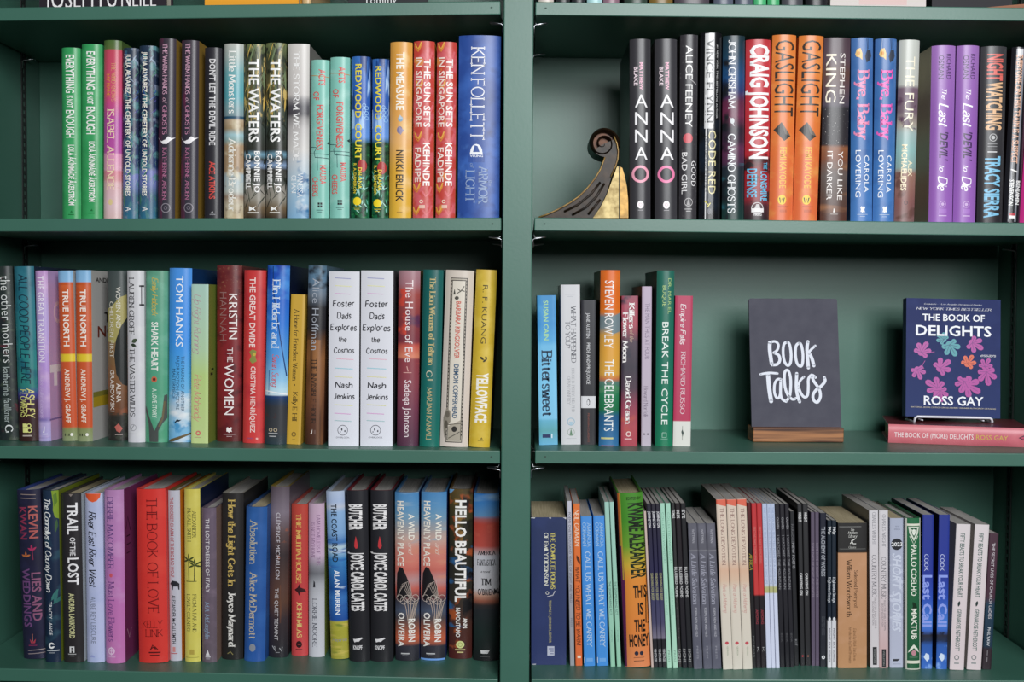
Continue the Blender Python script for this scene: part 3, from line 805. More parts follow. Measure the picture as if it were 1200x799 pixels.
B('BR', 'h', (822.2, 846, 38, 818.7, 845, 257), ('#16171a', [nz('#1d2634', .03, .5, .7, y0=140)]), [
    rect(.20, 39, .62, 150, '#c9c9c9'), t('VINCE FLYNN', 46, 143, .42, 8.6, '#202024', 'b'), rect(.26, 39, .31, 256, '#e3e3e4'), rect(.62, 39, .65, 145, '#77777a'),
    t('#1 NEW YORK TIMES BESTSELLING AUTHOR', 52, 138, .78, 1.6, '#c9c9c9', 's'), t('CODE RED', 152, 227, .58, 8.6, '#d9cf9a', 's'), t('A MITCH RAPP NOVEL BY KYLE MILLS', 158, 224, .28, 1.8, '#2a2a2c', 's'),
    line([(.26, 235), (.40, 239), (.52, 237), (.38, 242)], 1.3, '#d9cf6a'), rect(.36, 244, .6, 250, '#5a5b60')], 'glossy black hardback with a bright silver bar down its spine', rough=.22)
B('BR', 'h', (848.4, 873.5, 41.5, 846.2, 873, 257), ([(41, '#20333a'), (65, '#1d3d52'), (90, '#1f4a78'), (105, '#27396a'), (118, '#5a2740'), (135, '#6a2a48'), (150, '#2a2430'), (165, '#3a2438'), (172, '#5c2c4c'), (190, '#4a2b44'), (196, '#222a34'), (225, '#1d3034'), (257, '#1c3a36')],
  [nz('#2f6a78', .08, .62, .8, sx=.4, y0=190), nz('#191c22', .05, .5, .65, u1=.25)]), [
    t('JOHN GRISHAM', 46.5, 127, .40, 7.6, '#e8e9ea', 'r'), ell(.42, 141, 2.4, 3.4, '#c9cdd0'), line([(.3, 136), (.5, 147)], .8, '#c9cdd0'), t('CAMINO GHOSTS', 156, 249, .40, 8, '#eceff0', 'r')], 'dark teal hardback shading through plum, with silver serif capitals')
B('BR', 'h', (875, 904, 46, 872.8, 902, 257), ([(46, '#b5343c'), (60, '#c23e46'), (110, '#bd3640'), (180, '#b02c36'), (186, '#3c2024'), (196, '#7f2028'), (205, '#97212a'), (232, '#8a2a34'), (240, '#4a2a30'), (257, '#2a2226')], [nz('#2a1c20', .08, .55, .62, y0=180, y1=236)]), [
    t('CRAIG JOHNSON', 52, 185, .55, 21, '#f2f2f2', 'bb'), t('THE', 189, 197, .82, 4.6, '#5bb3d6', 'b'), t('LONGMIRE', 199.5, 234, .76, 7.8, '#66bfe2', 'b'), t('DEFENSE', 196.5, 230, .28, 10.8, '#5fb8dc', 'b'),
    ring(.5, 243, 7.2, .8, '#d9d6d6'), rect(.26, 243, .76, 247.5, '#e6e3e3'), poly([(.38, 243), (.46, 238), (.58, 238), (.62, 243)], '#c9c6c6'), n('VIKING', 250.2, .34, .68, 3, '#e6e3e3', 'b')], 'crimson hardback with huge squeezed white capitals and a sky blue subtitle')
for i, (q, lab) in enumerate((((904.6, 935, 40.5, 901.8, 929, 257), 'left one of two orange hardbacks with charcoal capitals and a small black pyramid'),
                              ((935.6, 967.3, 41.5, 929.5, 957.8, 257), 'right one of two orange hardbacks with charcoal capitals, leaning on the maroon spine'))):
    B('BR', 'h', q, ([(40, '#d97f3c'), (130, '#dc7a38'), (200, '#dc6f3e'), (257, '#dd6e42')], [nz('#e4934e', .05, .5, .75)]), [
        t('GASLIGHT', 47, 135, .52, 23, '#3c322c', 's'), poly([(.10, 151), (.42, 142), (.82, 158), (.55, 164)], '#3a3633'), poly([(.42, 142), (.82, 158), (.58, 156)], '#6a625a'),
        t('FEMI KAYODE', 171, 219, .52, 8, '#e8b23a', 'b'), ell(.50, 232.5, 5.2, 5.8, '#efcb3e'), line([(.40, 230), (.44, 236), (.5, 231), (.56, 236), (.60, 230)], 1.4, '#2c2a1c'),
        rect(.34, 240, .8, 240.6, '#b5583a'), rect(.42, 244, .72, 247, '#c6643f')], lab)
B('BR', 'h', (968.2, 996, 44, 960, 994.5, 258), ([(44, '#4a3a42'), (70, '#54424a'), (85, '#5c4038'), (100, '#5a4448'), (122, '#4c4450'), (126, '#2b292e'), (168, '#2e2a2e'), (172, '#8a5638'), (185, '#7c4a32'), (192, '#6a5046'), (205, '#5f5450'), (225, '#58463e'), (258, '#553228')],
  [nz('#e8e4de', .5, .68, .70, y0=124, y1=170), nz('#9a6a48', .05, .55, .75, sx=.3, sy=1.5, y0=170)]), [
    t('STEPHEN', 62, 120.5, .70, 6, '#e9e2dc', 's'), t('KING', 63, 119.5, .28, 11.5, '#efe6cf', 's'), t('YOU LIKE', 176, 233, .70, 6, '#efe9e4', 's'), t('IT DARKER', 176, 233, .30, 6, '#efe9e4', 's'),
    poly([(.46, 247.5), (.48, 243), (.50, 243), (.53, 247.5)], '#efe9e4'), rect(.36, 249.4, .64, 250, '#c9bfb8')], 'maroon and rust brown hardback with widely spaced cream capitals', bulge=.004)
for i, (q, lab) in enumerate((((998.5, 1025, 44, 998.2, 1023.2, 258.5), 'left one of two denim blue hardbacks with a pair of shell pendants and pink lettering'),
                              ((1026.6, 1053, 45, 1024.6, 1048.4, 258.5), 'right one of two denim blue hardbacks with shell pendants, beside the cream and mauve spine'))):
    c = ('#e78ab0', '#ea5fb4')[i]
    B('BR', 'h', q, ([(44, '#4a72ac'), (120, '#3f6ea8'), (190, '#4274b2'), (258, '#4a7cbc')], [nz('#3a64a0', .04, .5, .7)]), [
        line([(.28, 45), (.26, 57)], .5, '#b8c4d8'), line([(.66, 45), (.70, 58)], .5, '#2a3344'), line([(.72, 45), (.73, 57)], .5, '#2a3344'),
        poly([(.15, 63), (.22, 57), (.38, 56), (.46, 62), (.46, 70), (.34, 67), (.2, 66)], '#e8c27c'), ell(.30, 62, 1.8, 2, '#d99a4a'),
        poly([(.58, 66), (.68, 58), (.84, 58), (.9, 65), (.82, 70), (.66, 73)], '#39404f'),
        t('Bye, Baby', 81, 163, .52, 12.5, c, 'rb'), t('CAROLA', 181, 224.5, .68, 5.8, '#eef2f6', 's'), t('LOVERING', 175, 230, .30, 5.8, '#eef2f6', 's'),
        poly([(.40, 242), (.46, 240.5), (.5, 242.5), (.56, 240.5), (.62, 242), (.58, 245), (.62, 248), (.54, 247), (.5, 248.5), (.44, 247), (.40, 247.5), (.43, 244.5)], '#f4f6f8'), rect(.26, 250, .74, 250.6, '#b8c9de'), rect(.38, 252.4, .62, 253, '#b8c9de')], lab)
B('BR', 'h', (1054.7, 1080, 46.5, 1049, 1072.3, 258.5), ([(46, '#c3c6bf'), (98, '#bcbfb6'), (103, '#75606e'), (130, '#74626c'), (145, '#a9a092'), (155, '#9fb5b2'), (175, '#8fb8b4'), (195, '#8aa6a0'), (202, '#9a7466'), (235, '#855a56'), (258, '#7f605e')],
  [nz('#5c4256', .06, .56, .62, y0=104, y1=150), nz('#6a4a44', .06, .55, .65, y0=200)]), [
    t('THE FURY', 66, 153, .52, 11, '#f1ead2', 's'), t('ALEX', 187, 205, .66, 5, '#f0e3bf', 'b'), t('MICHAELIDES', 168, 222, .36, 6.2, '#f3e6c4', 'b'), ring(.5, 236, 2.4, .8, '#5a4448')], 'cream and mauve painted hardback with pale gold capitals')
for i, (q, lab) in enumerate((((1093.6, 1121.6, 53, 1089.6, 1117.8, 259.3), 'left one of two purple hardbacks, its beige back cover showing'),
                              ((1122.6, 1150, 53, 1118.8, 1144.2, 259.3), 'right one of two purple hardbacks, beside the black book with red and blue capitals'))):
    B('BR', 'h', q, ([(53, '#9c70b4'), (150, '#905eae'), (259, '#9864b6')], []), [
        t('RICHARD', 63, 92, .68, 5.6, '#3a2450', 's'), t('OSMAN', 64.5, 91.5, .36, 6.2, '#3a2450', 's'), t('The', 104, 116, .50, 5.4, '#f3eef6', 'ib'), t('Last', 120, 148, .50, 11, '#f7f3f9', 'ib'),
        t("'DEVIL'", 154, 187.5, .52, 9.6, '#38224c', 'bi'), t('to', 192.5, 200, .46, 6, '#f3eef6', 'ib'), t('Die', 205, 222.5, .50, 10.5, '#f7f3f9', 'ib'),
        ring(.52, 238, 4, .7, '#c9aad8'), ell(.52, 238, 1.8, 1.8, '#c9aad8'), rect(.36, 243.5, .70, 249, '#a673c4'), rect(.36, 251, .70, 252, '#d3b8e0')], lab, sl=('#ddd6bc' if i == 0 else None))
B('BR', 'h', (1151.6, 1182, 54, 1146.2, 1176.6, 259.5), ([(54, '#3c3c3f'), (259, '#2d2b2f')], []), [
    t('NIGHT', 63, 94, .52, 17.5, '#d8685f', 'bb'), t('WATCHING', 95.5, 151, .52, 17.5, '#e0b48a', 'bb'), ring(.5, 160, 4.6, .8, '#b8b8b8'), ell(.5, 160, 2.2, 2.2, '#b8b8b8'),
    rect(.3, 167, .66, 167.7, '#9a9a9c'), rect(.3, 170, .66, 170.7, '#9a9a9c'), rect(.3, 173, .66, 173.7, '#9a9a9c'), rect(.3, 176, .66, 177.4, '#c9c9ca'), t('TRACY SIERRA', 181.5, 253.5, .52, 17, '#7fbfe0', 'bb')], 'black hardback with tall coral title and ice blue author capitals', sr='#4a2428')
B('BR', 'h', (1185, 1209, 55, 1176.8, 1195.2, 259.5), ('#1e1e23', []), [
    rect(.22, 57, .32, 258, '#8f9096'), rect(.58, 57, .70, 258, '#84858c'), rect(.28, 57, .60, 66, '#cfcfd2'), t('EVERYONE ON THIS TRAIN IS A SUSPECT', 64, 190, .42, 7.4, '#d8a78c', 'b'),
    line([(.25, 197), (.62, 200)], 1.6, '#e8e6e4'), t('BENJAMIN', 210, 238, .72, 4.8, '#efeeec', 'b'), t('STEVENSON', 209, 239, .34, 5, '#efeeec', 'b'), rect(.3, 248, .62, 251, '#b83a44'), rect(.3, 251, .62, 254, '#efeeec')], 'black hardback with silver stripes and peach capitals, left of the cut-off pink book', sr='#8a7c6c', rough=.22)
B('BR', 'h', (1210, 1238, 54, 1196.6, 1222, 259.6), '#c22f80', [], 'hot pink book at the right end of the upper right shelf, mostly cut off')

# ================================================================== middle left shelf
B('CL', 'h', (-13, 12.8, 312, -4, 20, 516.3), ('#26302e', [nz('#3f4a3e', .14, .55, .65), nz('#5a2a34', .08, .62, .7), nz('#20262a', .06, .5, .6)]), [
    t('the other mothers', 323, 425, .70, 10.5, '#d9dcda', 'sl'), t('katherine faulkner', 430, 496, .60, 8, '#a9b4b2', 's'), t('G', 498, 507, .62, 8, '#dfe3e2', 'r')],
  'very dark green speckled hardback cut off at the left edge of the frame')
B('CL', 'h', (14.4, 37.5, 312, 20.3, 44, 517.3), ([(312, '#2f6f80'), (360, '#2c7884'), (420, '#2b8080'), (452, '#2f7f78'), (462, '#41408a'), (470, '#3a2440'), (480, '#3a2226'), (517, '#38211f')], [nz('#1f5f70', .05, .5, .7, y1=455)]), [
    t('ALL GOOD PEOPLE HERE', 321, 450, .52, 10.2, '#173040', 'hb'), t('ASHLEY', 455, 490, .70, 8, '#e9e08a', 'hb'), t('FLOWERS', 456, 489, .34, 7.4, '#dfe07e', 'hb'),
    rect(.28, 496.5, .5, 501, '#dfe08a'), rect(.28, 502, .54, 507, '#dfe08a'), ring(.6, 499, 2.6, 1, '#dfe08a'), ring(.62, 504.5, 2.8, 1, '#dfe08a'), rect(.26, 510, .72, 511.6, '#b5a9a0')], 'teal hardback darkening to brown at its foot, with black hand-drawn capitals', sr='#1c2a40')
B('CL', 'h', (38.5, 55.5, 317, 44.5, 58, 517.3), ([(317, '#b98cc4'), (330, '#c39acb'), (360, '#b8a4d6'), (400, '#b79fd8'), (440, '#b590d4'), (470, '#b79ace'), (488, '#a487c0'), (492, '#7f6fae'), (496, '#b4a4d4'), (517, '#a9a0d2')], [nz('#d0b2d8', .05, .5, .75), nz('#8a78b4', .06, .62, .7, sy=2, sx=.5, y0=480)]), [
    t('THE GREAT TRANSITION', 323, 424, .46, 7.6, '#f0eaf4', 's'), t('Nick Fuller Googins', 440, 490, .4, 5, '#c9b2dc', 'i'), poly([(.42, 507), (.60, 499), (.54, 507)], '#f2eef6'), rect(.38, 508, .8, 509.4, '#d3cbe8')],
  'lilac hardback with white capitals, a pink O and white T on its front cover', sr='#d4b0de',
  front=[((ring(1.75, 366, 13, 4.5, '#f0cfe0')), 1), (poly([(0.02, 428), (2.3, 428), (2.3, 437), (1.35, 437), (1.35, 453), (.7, 453), (.7, 437), (0.02, 437)], '#f6f2f8'), 1), (rect(-.2, 491, 4, 493, '#8f78b4'), 1)])
for q, lab in (((66.2, 84.5, 317, 72.2, 89.2, 517), 'left one of two burnt orange hardbacks with a sky blue head and a yellow stripe'),
               ((86.9, 105.8, 316.5, 89.6, 107.2, 517.3), 'right one of two burnt orange hardbacks with a yellow stripe, its grey cover showing')):
    B('CL', 'h', q, ([(316, '#82b2d8'), (330, '#8ab8de'), (331, '#c4572a'), (414, '#cc5a30'), (415, '#e2c636'), (423, '#e2c636'), (424, '#cb5a34'), (500, '#c9562f'), (503, '#86905e'), (517, '#8f9a74')], [nz('#d86a3c', .05, .5, .8, y0=334, y1=412)]), [
        t('TRUE NORTH', 339, 405.5, .52, 6.6, '#f3e9df', 'b'), t('ANDREW J. GRAFF', 432, 495.5, .50, 5.4, '#f0dfcf', 'b'),
        rect(.22, 508, .28, 511, K_), rect(.36, 508, .42, 511, K_), rect(.50, 508, .56, 511, K_), ell(.70, 509.3, 1.6, 1.9, '#efece4')], lab, sr='#c6c4c0',
      front=([(n('ANDREW', 327.5, .7, 4.6, 5.5, '#2a2626', 'b'), 1), (n('TRUE', 372, 2.2, 6.2, 12, '#2e2624', 'b'), 1), (n('NORTH', 389, 1.0, 8.4, 13, '#7a3424', 'b'), 1), (rect(0.1, 460, 5, 466, '#8f8a3a'), 1), (rect(.1, 466, 3.6, 478, '#c4a92e'), 1)] if q[0] > 80 else None))
B('CL', 'h', (124.2, 146.8, 317, 125.3, 148.2, 516.5), ([(317, '#454e4e'), (345, '#4c5452'), (372, '#485048'), (400, '#806a48'), (440, '#7f5a3c'), (480, '#6c4630'), (488, '#30302c'), (516, '#2c2a28')], [nz('#8a5238', .06, .5, .65, y0=395, y1=486), nz('#3c4038', .14, .52, .62, y0=484)]), [
    poly([(-.1, 372), (.0, 362), (.35, 357), (.7, 348), (1, 345), (1, 372), (.8, 392), (.4, 402), (.0, 400)], '#a39a5e'), poly([(1, 372), (.75, 382), (.5, 398), (.4, 416), (.5, 438), (.8, 450), (1, 452)], '#2b2e2d'),
    t('WOMEN AND', 336, 384, .62, 5.2, '#dedbd0', 's'), t('CHILDREN FIRST', 353, 419, .26, 5.2, '#d9d4c6', 's'), t('ALINA', 449, 471, .62, 5.2, '#e6dfd6', 's'), t('GRABOWSKI', 433, 482, .28, 5.2, '#e6dfd6', 's'),
    poly([(.4, 500), (.6, 496), (.8, 502), (.66, 507), (.5, 505)], '#b9635a'), rect(.42, 508.5, .8, 509.5, '#b9a9a4')], 'slate and ochre hardback with a dark round silhouette and thin capitals')
B('CL', 'h', (147.3, 167.8, 317, 149.2, 168.4, 518.5), ([(317, '#cfcfd2'), (518, '#d0cfd6')], [nz('#dededf', .04, .5, .8)]), [
    t('LAUREN GROFF', 325, 392, .30, 6, '#26262a', 'r'), leaf(.3, 401, 8, -30, 5, '#44523e'), leaf(.25, 403, 7, 20, 4, '#2f3a2c'), t('THE VASTER WILDS', 408, 488, .32, 5.8, '#26262a', 'r'),
    rect(.86, 335, .90, 357, '#1c1c20'), rect(.76, 334, 1, 336, '#1c1c20'), rect(.76, 356, 1, 358, '#1c1c20'), ring(.36, 501, 4, .7, '#9a9aa0'), line([(.26, 503), (.42, 498)], .8, '#8a8a90'), rect(.1, 508, .6, 508.6, '#b9b9be')],
  'off-white hardback with black serif capitals and a small dark leaf')
B('CL', 'h', (168.6, 195.5, 317, 168.7, 194.4, 518.5), ([(317, '#5f9a80'), (400, '#58a486'), (518, '#4f9c78')], [nz('#6fb096', .05, .5, .75)]), [
    t('Emily Habeck', 325, 370, .46, 7, '#c3b25c', 'ib'), t('SHARK HEART', 377, 434.5, .46, 8, '#f0f0ea', 'b'), ell(.44, 444.3, 3.6, 3.6, '#c46a4e'), ell(.44, 444.3, 1.8, 1.8, '#5a2a24'), t('A LOVE STORY', 455, 489.5, .46, 5.4, '#d9e8dc', 'b'),
    poly([(.22, 518), (.17, 496), (.0, 482), (-.08, 478), (-.06, 476), (.06, 478), (.18, 487), (.36, 498), (.46, 505), (.62, 496), (.78, 488), (.88, 463), (1, 462), (1, 490), (.82, 496), (.64, 505), (.64, 518)], '#4c514f'),
    line([(.66, 500), (.82, 490), (.9, 470)], 2, '#6a5f45')], 'sea green hardback with a dark forked shape at its foot and white capitals')
B('CL', 'h', (197.2, 224, 314, 196.4, 222.5, 518.3), ([(314, '#4d93e0'), (400, '#3f93e6'), (440, '#56aae2'), (462, '#6fb4e2'), (478, '#b9cfdf'), (492, '#8fc0e0'), (518, '#6fb0dc')], [nz('#e3e9ee', .05, .52, .68, sx=.6, y0=450), nz('#4f97c8', .07, .58, .7, y0=485)]), [
    t('TOM HANKS', 323, 406, .50, 8.4, '#f2f5f8', 's'), t('THE MAKING OF ANOTHER', 417, 482, .66, 3.8, '#2a4a66', 's'), t('MAJOR MOTION PICTURE', 417, 480, .44, 3.8, '#2a4a66', 's'), t('MASTERPIECE', 432, 467, .26, 3.8, '#2a4a66', 's'),
    poly([(.30, 495), (.42, 491), (.5, 492), (.62, 491.5), (.5, 494), (.4, 494), (.34, 496)], '#222c36'), poly([(0, 518), (.1, 515), (1, 507), (1, 509), (.4, 516), (.2, 518)], '#6a5a3c')], 'bright sky blue hardback with spaced white capitals and clouds', sr='#123a6c')
B('CL', 'p', (224.4, 244, 333, 223.6, 244, 519.5), ([(333, '#a9c9bc'), (410, '#b0cda8'), (440, '#b6cf82'), (519, '#bfd18e')], []), [
    t('Up Right Running', 345, 415, .36, 7.6, '#b59aa0', 'i'), t('Pete Mohandy', 438, 494, .38, 8, '#cf8a80', 'i'), ring(.42, 507.5, 3, 1.6, '#cf7468'), rect(.2, 512, .6, 512.8, '#b59a80')], 'short pale mint to lime paperback with a thin script title', sr='#7f8f3c', d=.12,
  front=[(rect(.6, 432, 1.1, 434, '#26301c'), 1), (rect(.4, 437, .9, 440, '#26301c'), 1)])
B('CL', 'h', (252.6, 283, 311, 253.6, 282, 517.5), ([(311, '#6a2c2c'), (330, '#6e2a2a'), (380, '#7c2428'), (440, '#84232a'), (500, '#6c2426'), (517, '#5c2420')], [nz('#8a5a44', .3, .6, .7, y1=345), nz('#a89078', .4, .68, .74, y1=360), nz('#5a1c22', .06, .5, .65)]), [
    t('KRISTIN', 344, 397, .68, 9.2, '#f0e9e6', 's'), t('HANNAH', 342, 399, .28, 8.6, '#8f6a68', 'sl'), t('THE', 407, 424, .56, 6.6, '#e9dfdc', 's'), t('WOMEN', 426, 486, .52, 11, '#f2ecea', 's'),
    poly([(.42, 501), (.48, 500.5), (.52, 502), (.58, 500.5), (.64, 501), (.61, 503.5), (.64, 506), (.57, 505.5), (.52, 507), (.46, 505.5), (.42, 506)], '#f2ecea'), rect(.30, 508.5, .76, 509.2, '#c9b2b0'), rect(.42, 511, .64, 511.6, '#c9b2b0')], 'mottled dark red hardback with large white sans capitals, between a mint and a scarlet spine')
B('CL', 'h', (284.7, 312, 316.5, 284, 308.6, 519.5), ([(316, '#c93c3c'), (519, '#d04040')], [nz('#b4303a', .04, .55, .75)]), [
    t('THE GREAT DIVIDE', 325, 407, .42, 6.8, '#f3dcd6', 'b'), poly([(.30, 412), (.44, 409), (.62, 411), (.58, 418), (.64, 423), (.44, 426), (.30, 422), (.4, 417)], '#8a8f4a'), ell(.52, 415, 2, 2, '#c9b04a'), t('CRISTINA HENRÍQUEZ', 429, 507, .48, 5.6, '#f0d2cc', 'b'),
    rect(.24, 513, .5, 514.5, '#a44a6a'), ell(.68, 514, 1.4, 1.2, '#e8b0a8')], 'scarlet hardback with white rounded capitals and a small olive bird', sr='#7a1c24', board='#d8cfc0')
B('CL', 'h', (312, 339.8, 311, 309.6, 334.2, 521), ([(311, '#1c44a4'), (330, '#1f52b8'), (380, '#2f78d4'), (420, '#5aa0dc'), (445, '#8fc4e6'), (457, '#b9dcea'), (463, '#c9dde8'), (464, '#1f3f74'), (470, '#273a54'), (477, '#35383e'), (505, '#3a3c40'), (521, '#2c3c44')], [nz('#4f9ae4', .04, .5, .75, y1=440), nz('#4a3434', .12, .58, .7, y0=474, y1=490)]), [
    line([(.28, 312), (.30, 340), (.72, 405), (.95, 440)], 1.2, '#173a74'), t('Elin Hilderbrand', 327, 408, .44, 8.2, '#dbe8f4', 'r'), t('Swan Song', 415, 454, .46, 7.4, '#c9606c', 'ri'), rect(.16, 434, .19, 462, '#24508c'), line([(0, 458), (1, 462)], 1.4, '#f0f4f6'),
    ring(.3, 504, 2.2, .7, '#c9b89a'), ring(.52, 504, 2.2, .7, '#c9b89a'), rect(.2, 507.5, .62, 508.4, '#b9b9ba'), rect(.24, 511, .56, 512, '#b9b9ba')], 'wide cobalt blue hardback with a dark grey foot, left of the slim mustard paperback', sr='#0f1c3c')
B('CL', 'p', (340.4, 357.6, 345, 334.8, 352.2, 520.8), '#c79f38', [
    t('A Home for Friendless Women', 362, 446, .44, 5.2, '#2b2412', 'r'), rect(.40, 450, .48, 452, '#2b2412'), t('Kelly E. Hill', 459, 493.5, .52, 5.2, '#2b2412', 'r'), ring(.5, 509, 2.9, 1.3, '#7a5f24'), rect(.4, 514.5, .6, 515.1, '#9a7a30')], 'slim mustard paperback, shorter than its neighbours, with small dark serif lettering', d=.12)
B('CL', 'h', (361, 382.2, 311, 356.6, 378.3, 521), ([(311, '#4f6a7c'), (325, '#5f7f98'), (345, '#6a7684'), (360, '#2c2c30'), (385, '#28262a'), (398, '#5a3c28'), (420, '#8a5c38'), (450, '#7a4f34'), (490, '#5c3a2c'), (521, '#4a2e24')], [nz('#2a3038', .06, .52, .64, y1=350), nz('#a87244', .02, .45, .7, sx=3, sy=.2, y0=398), nz('#2f201c', .03, .55, .7, sx=3, sy=.2, y0=400)]), [
    t('Alice Hoffman', 326, 410, .46, 8.2, '#a8adb6', 'sl'), t('THE INVISIBLE HOUR', 420, 497, .44, 5.6, '#2f2622', 'r'), poly([(.30, 509), (.42, 503), (.40, 509)], '#e0d8d2'), rect(.5, 504, .6, 509, '#6a5048')], 'dark hardback shading from storm blue to bark brown, left of the two white books')
for q, lab in (((384.6, 421.8, 318, 384.8, 419.8, 522.5), 'left one of two thick white hardbacks with black handwritten title lines'), ((422.8, 461, 317, 422, 459.6, 523), 'right one of two thick white hardbacks with handwriting, its dark cover edge showing')):
    y = .5 if q[0] > 400 else 0
    it = [line([(a, b), (c, b + 1)], 1.0, k) for a, b, c, k in ((.20, 325.5, .72, '#9a9cc0'), (.20, 334.5, .74, '#dcdcaa'), (.20, 343.5, .70, '#d3b0cf'),
          (.26, 420, .82, '#e0b4c4'), (.2, 431, .80, '#9ccad6'), (.2, 441, .8, '#dcd8a8'), (.2, 474, .8, '#dcdca0'), (.2, 484, .74, '#d9a8d2'), (.2, 492.5, .76, '#a8c4c8'))]
    it += [n(s, yy + y, a, b, h, '#1c1c24', 'hm') for s, yy, a, b, h in (('Foster', 355.5, .13, .84, 7), ('Dads', 369.5, .27, .74, 7), ('Explores', 383, .05, .92, 7), ('the', 397, .34, .60, 6), ('Cosmos', 410, .17, .84, 6), ('Nash', 451, .22, .80, 6.5), ('Jenkins', 464, .18, .86, 6.5))]
    it += [ring(.48, 504, 6.2, .7, '#5f6068'), ell(.45, 503, .8, 1.6, '#3c3c44'), ell(.55, 505, .8, 1.2, '#3c3c44'), ell(.4, 506, .7, .7, '#3c3c44'), n('OVERLOOK', 512.5, .26, .70, 1.8, '#4c4c54', 's')]
    B('CL', 'h', q, ([(317, '#d3d4da'), (523, '#dfe0ea')], []), it, lab, sr='#4a4a4e', bulge=.0022, rough=.5)
B('CL', 'h', (466.8, 492.3, 317, 464.6, 490, 522.5), ([(317, '#a88088'), (332, '#a4727a'), (345, '#a04c48'), (375, '#8a3c40'), (400, '#7c3844'), (405, '#c4584c'), (418, '#d98468'), (421, '#8f4048'), (450, '#8a4450'), (480, '#743c50'), (523, '#543448')], [nz('#cc4a3c', .07, .52, .62, y0=338, y1=400, u1=.4), nz('#5a3050', .05, .5, .65, y0=350, y1=402, u0=.45), nz('#c05a48', .05, .55, .7, y0=425, y1=480, u0=.6)]), [
    t('The House of Eve', 328, 424, .52, 9, '#efe2e2', 's'), rect(.28, 436, .66, 436.8, '#d9a8a0'), line([(.44, 429), (.5, 435)], 1, '#d9a8a0'), t('Sadeqa Johnson', 445, 512, .50, 8, '#eddfe2', 's')], 'dusky rose and plum painted hardback with thin white sans lettering', sr='#6a5a2c')
B('CL', 'h', (495.8, 519.3, 316, 491, 514.8, 523.8), ([(316, '#1d5e5a'), (420, '#1c6460'), (524, '#1c6e62')], []), [
    t('The Lion Women of Tehran', 325, 428, .50, 6.4, '#c3b27c', 'rb'), t('G', 434, 442, .42, 6.6, '#c9c2a8', 'r'), rect(.34, 444, .62, 445.8, '#a8a888'), t('MARJAN KAMALI', 453.5, 515.5, .46, 5.6, '#bcae80', 'r')], 'plain dark teal hardback with gold serif lettering, between the rose and the cream spine')
B('CL', 'h', (521.6, 556.2, 316.5, 515.8, 547.3, 524), ([(316, '#cfc4b8'), (524, '#d6c9c0')], []), [
    rect(.19, 325.5, .79, 519, '#37332f'), rect(.215, 326.4, .765, 518, '#b9b0a2'), rect(.24, 328, .74, 516.5, '#37332f'), rect(.265, 329, .715, 515.5, '#d8d0c2')] + [
    rect(a, 328.4 + 4.1 * k, a + .035, 330.2 + 4.1 * k, '#2c2926') for k in range(45) for a in (.197, .748)] + [
    poly([(.30, 345), (.34, 338), (.38, 345)], '#4a4a44'), line([(.44, 338), (.56, 341), (.68, 335)], 1.2, '#55524a'), line([(.42, 344), (.6, 340), (.7, 341)], 1, '#55524a'), ell(.43, 349, 2.4, 2, '#4a4740'),
    t('BARBARA KINGSOLVER', 353, 420, .50, 5.6, '#cf6a5c', 'b'), t('DEMON COPPERHEAD', 427, 490, .50, 5.6, '#3f5f7c', 'b'),
    poly([(.10, 490), (.2, 478), (.34, 482), (.36, 494), (.24, 500), (.16, 514), (.12, 505)], '#8f877a'), ell(.24, 486, 2.5, 4, '#6a6358'), ell(.2, 498, 2.2, 5, '#5c564c'), poly([(.28, 500), (.72, 492), (.72, 516), (.28, 516)], '#a89f90'), ell(.5, 503, 3.2, 3.4, '#2c2926'), line([(.3, 514), (.7, 506)], 1, '#55524a'), line([(.28, 498), (.72, 496)], 1, '#6a6358')],
  'thick cream hardback with an engraved black ornamental frame and red and blue title')
B('CL', 'h', (558.2, 582.4, 316, 549.2, 573.8, 524.5), ([(316, '#d0b048'), (335, '#ccae38'), (524, '#cfae34')], [nz('#d9bd50', .04, .5, .7)]), [
    t('R. F. KUANG', 334, 402.5, .48, 6, '#4a4220', 's'), leaf(.36, 418, 6, 40, 3, '#3a3620'), leaf(.62, 417, 5, 70, 2.6, '#3a3620'), leaf(.66, 421, 5, 140, 2.6, '#3a3620'),
    t('YELLOWFACE', 437, 495.5, .52, 13, '#f2efe6', 'bb'), poly([(.52, 515), (.60, 512.5), (.66, 515)], '#7a6a24'), rect(.42, 516.5, .7, 517.2, '#9a8630')], 'lemon yellow hardback with white capitals, last book before the divider on the middle left shelf', sr='#1c1a12')

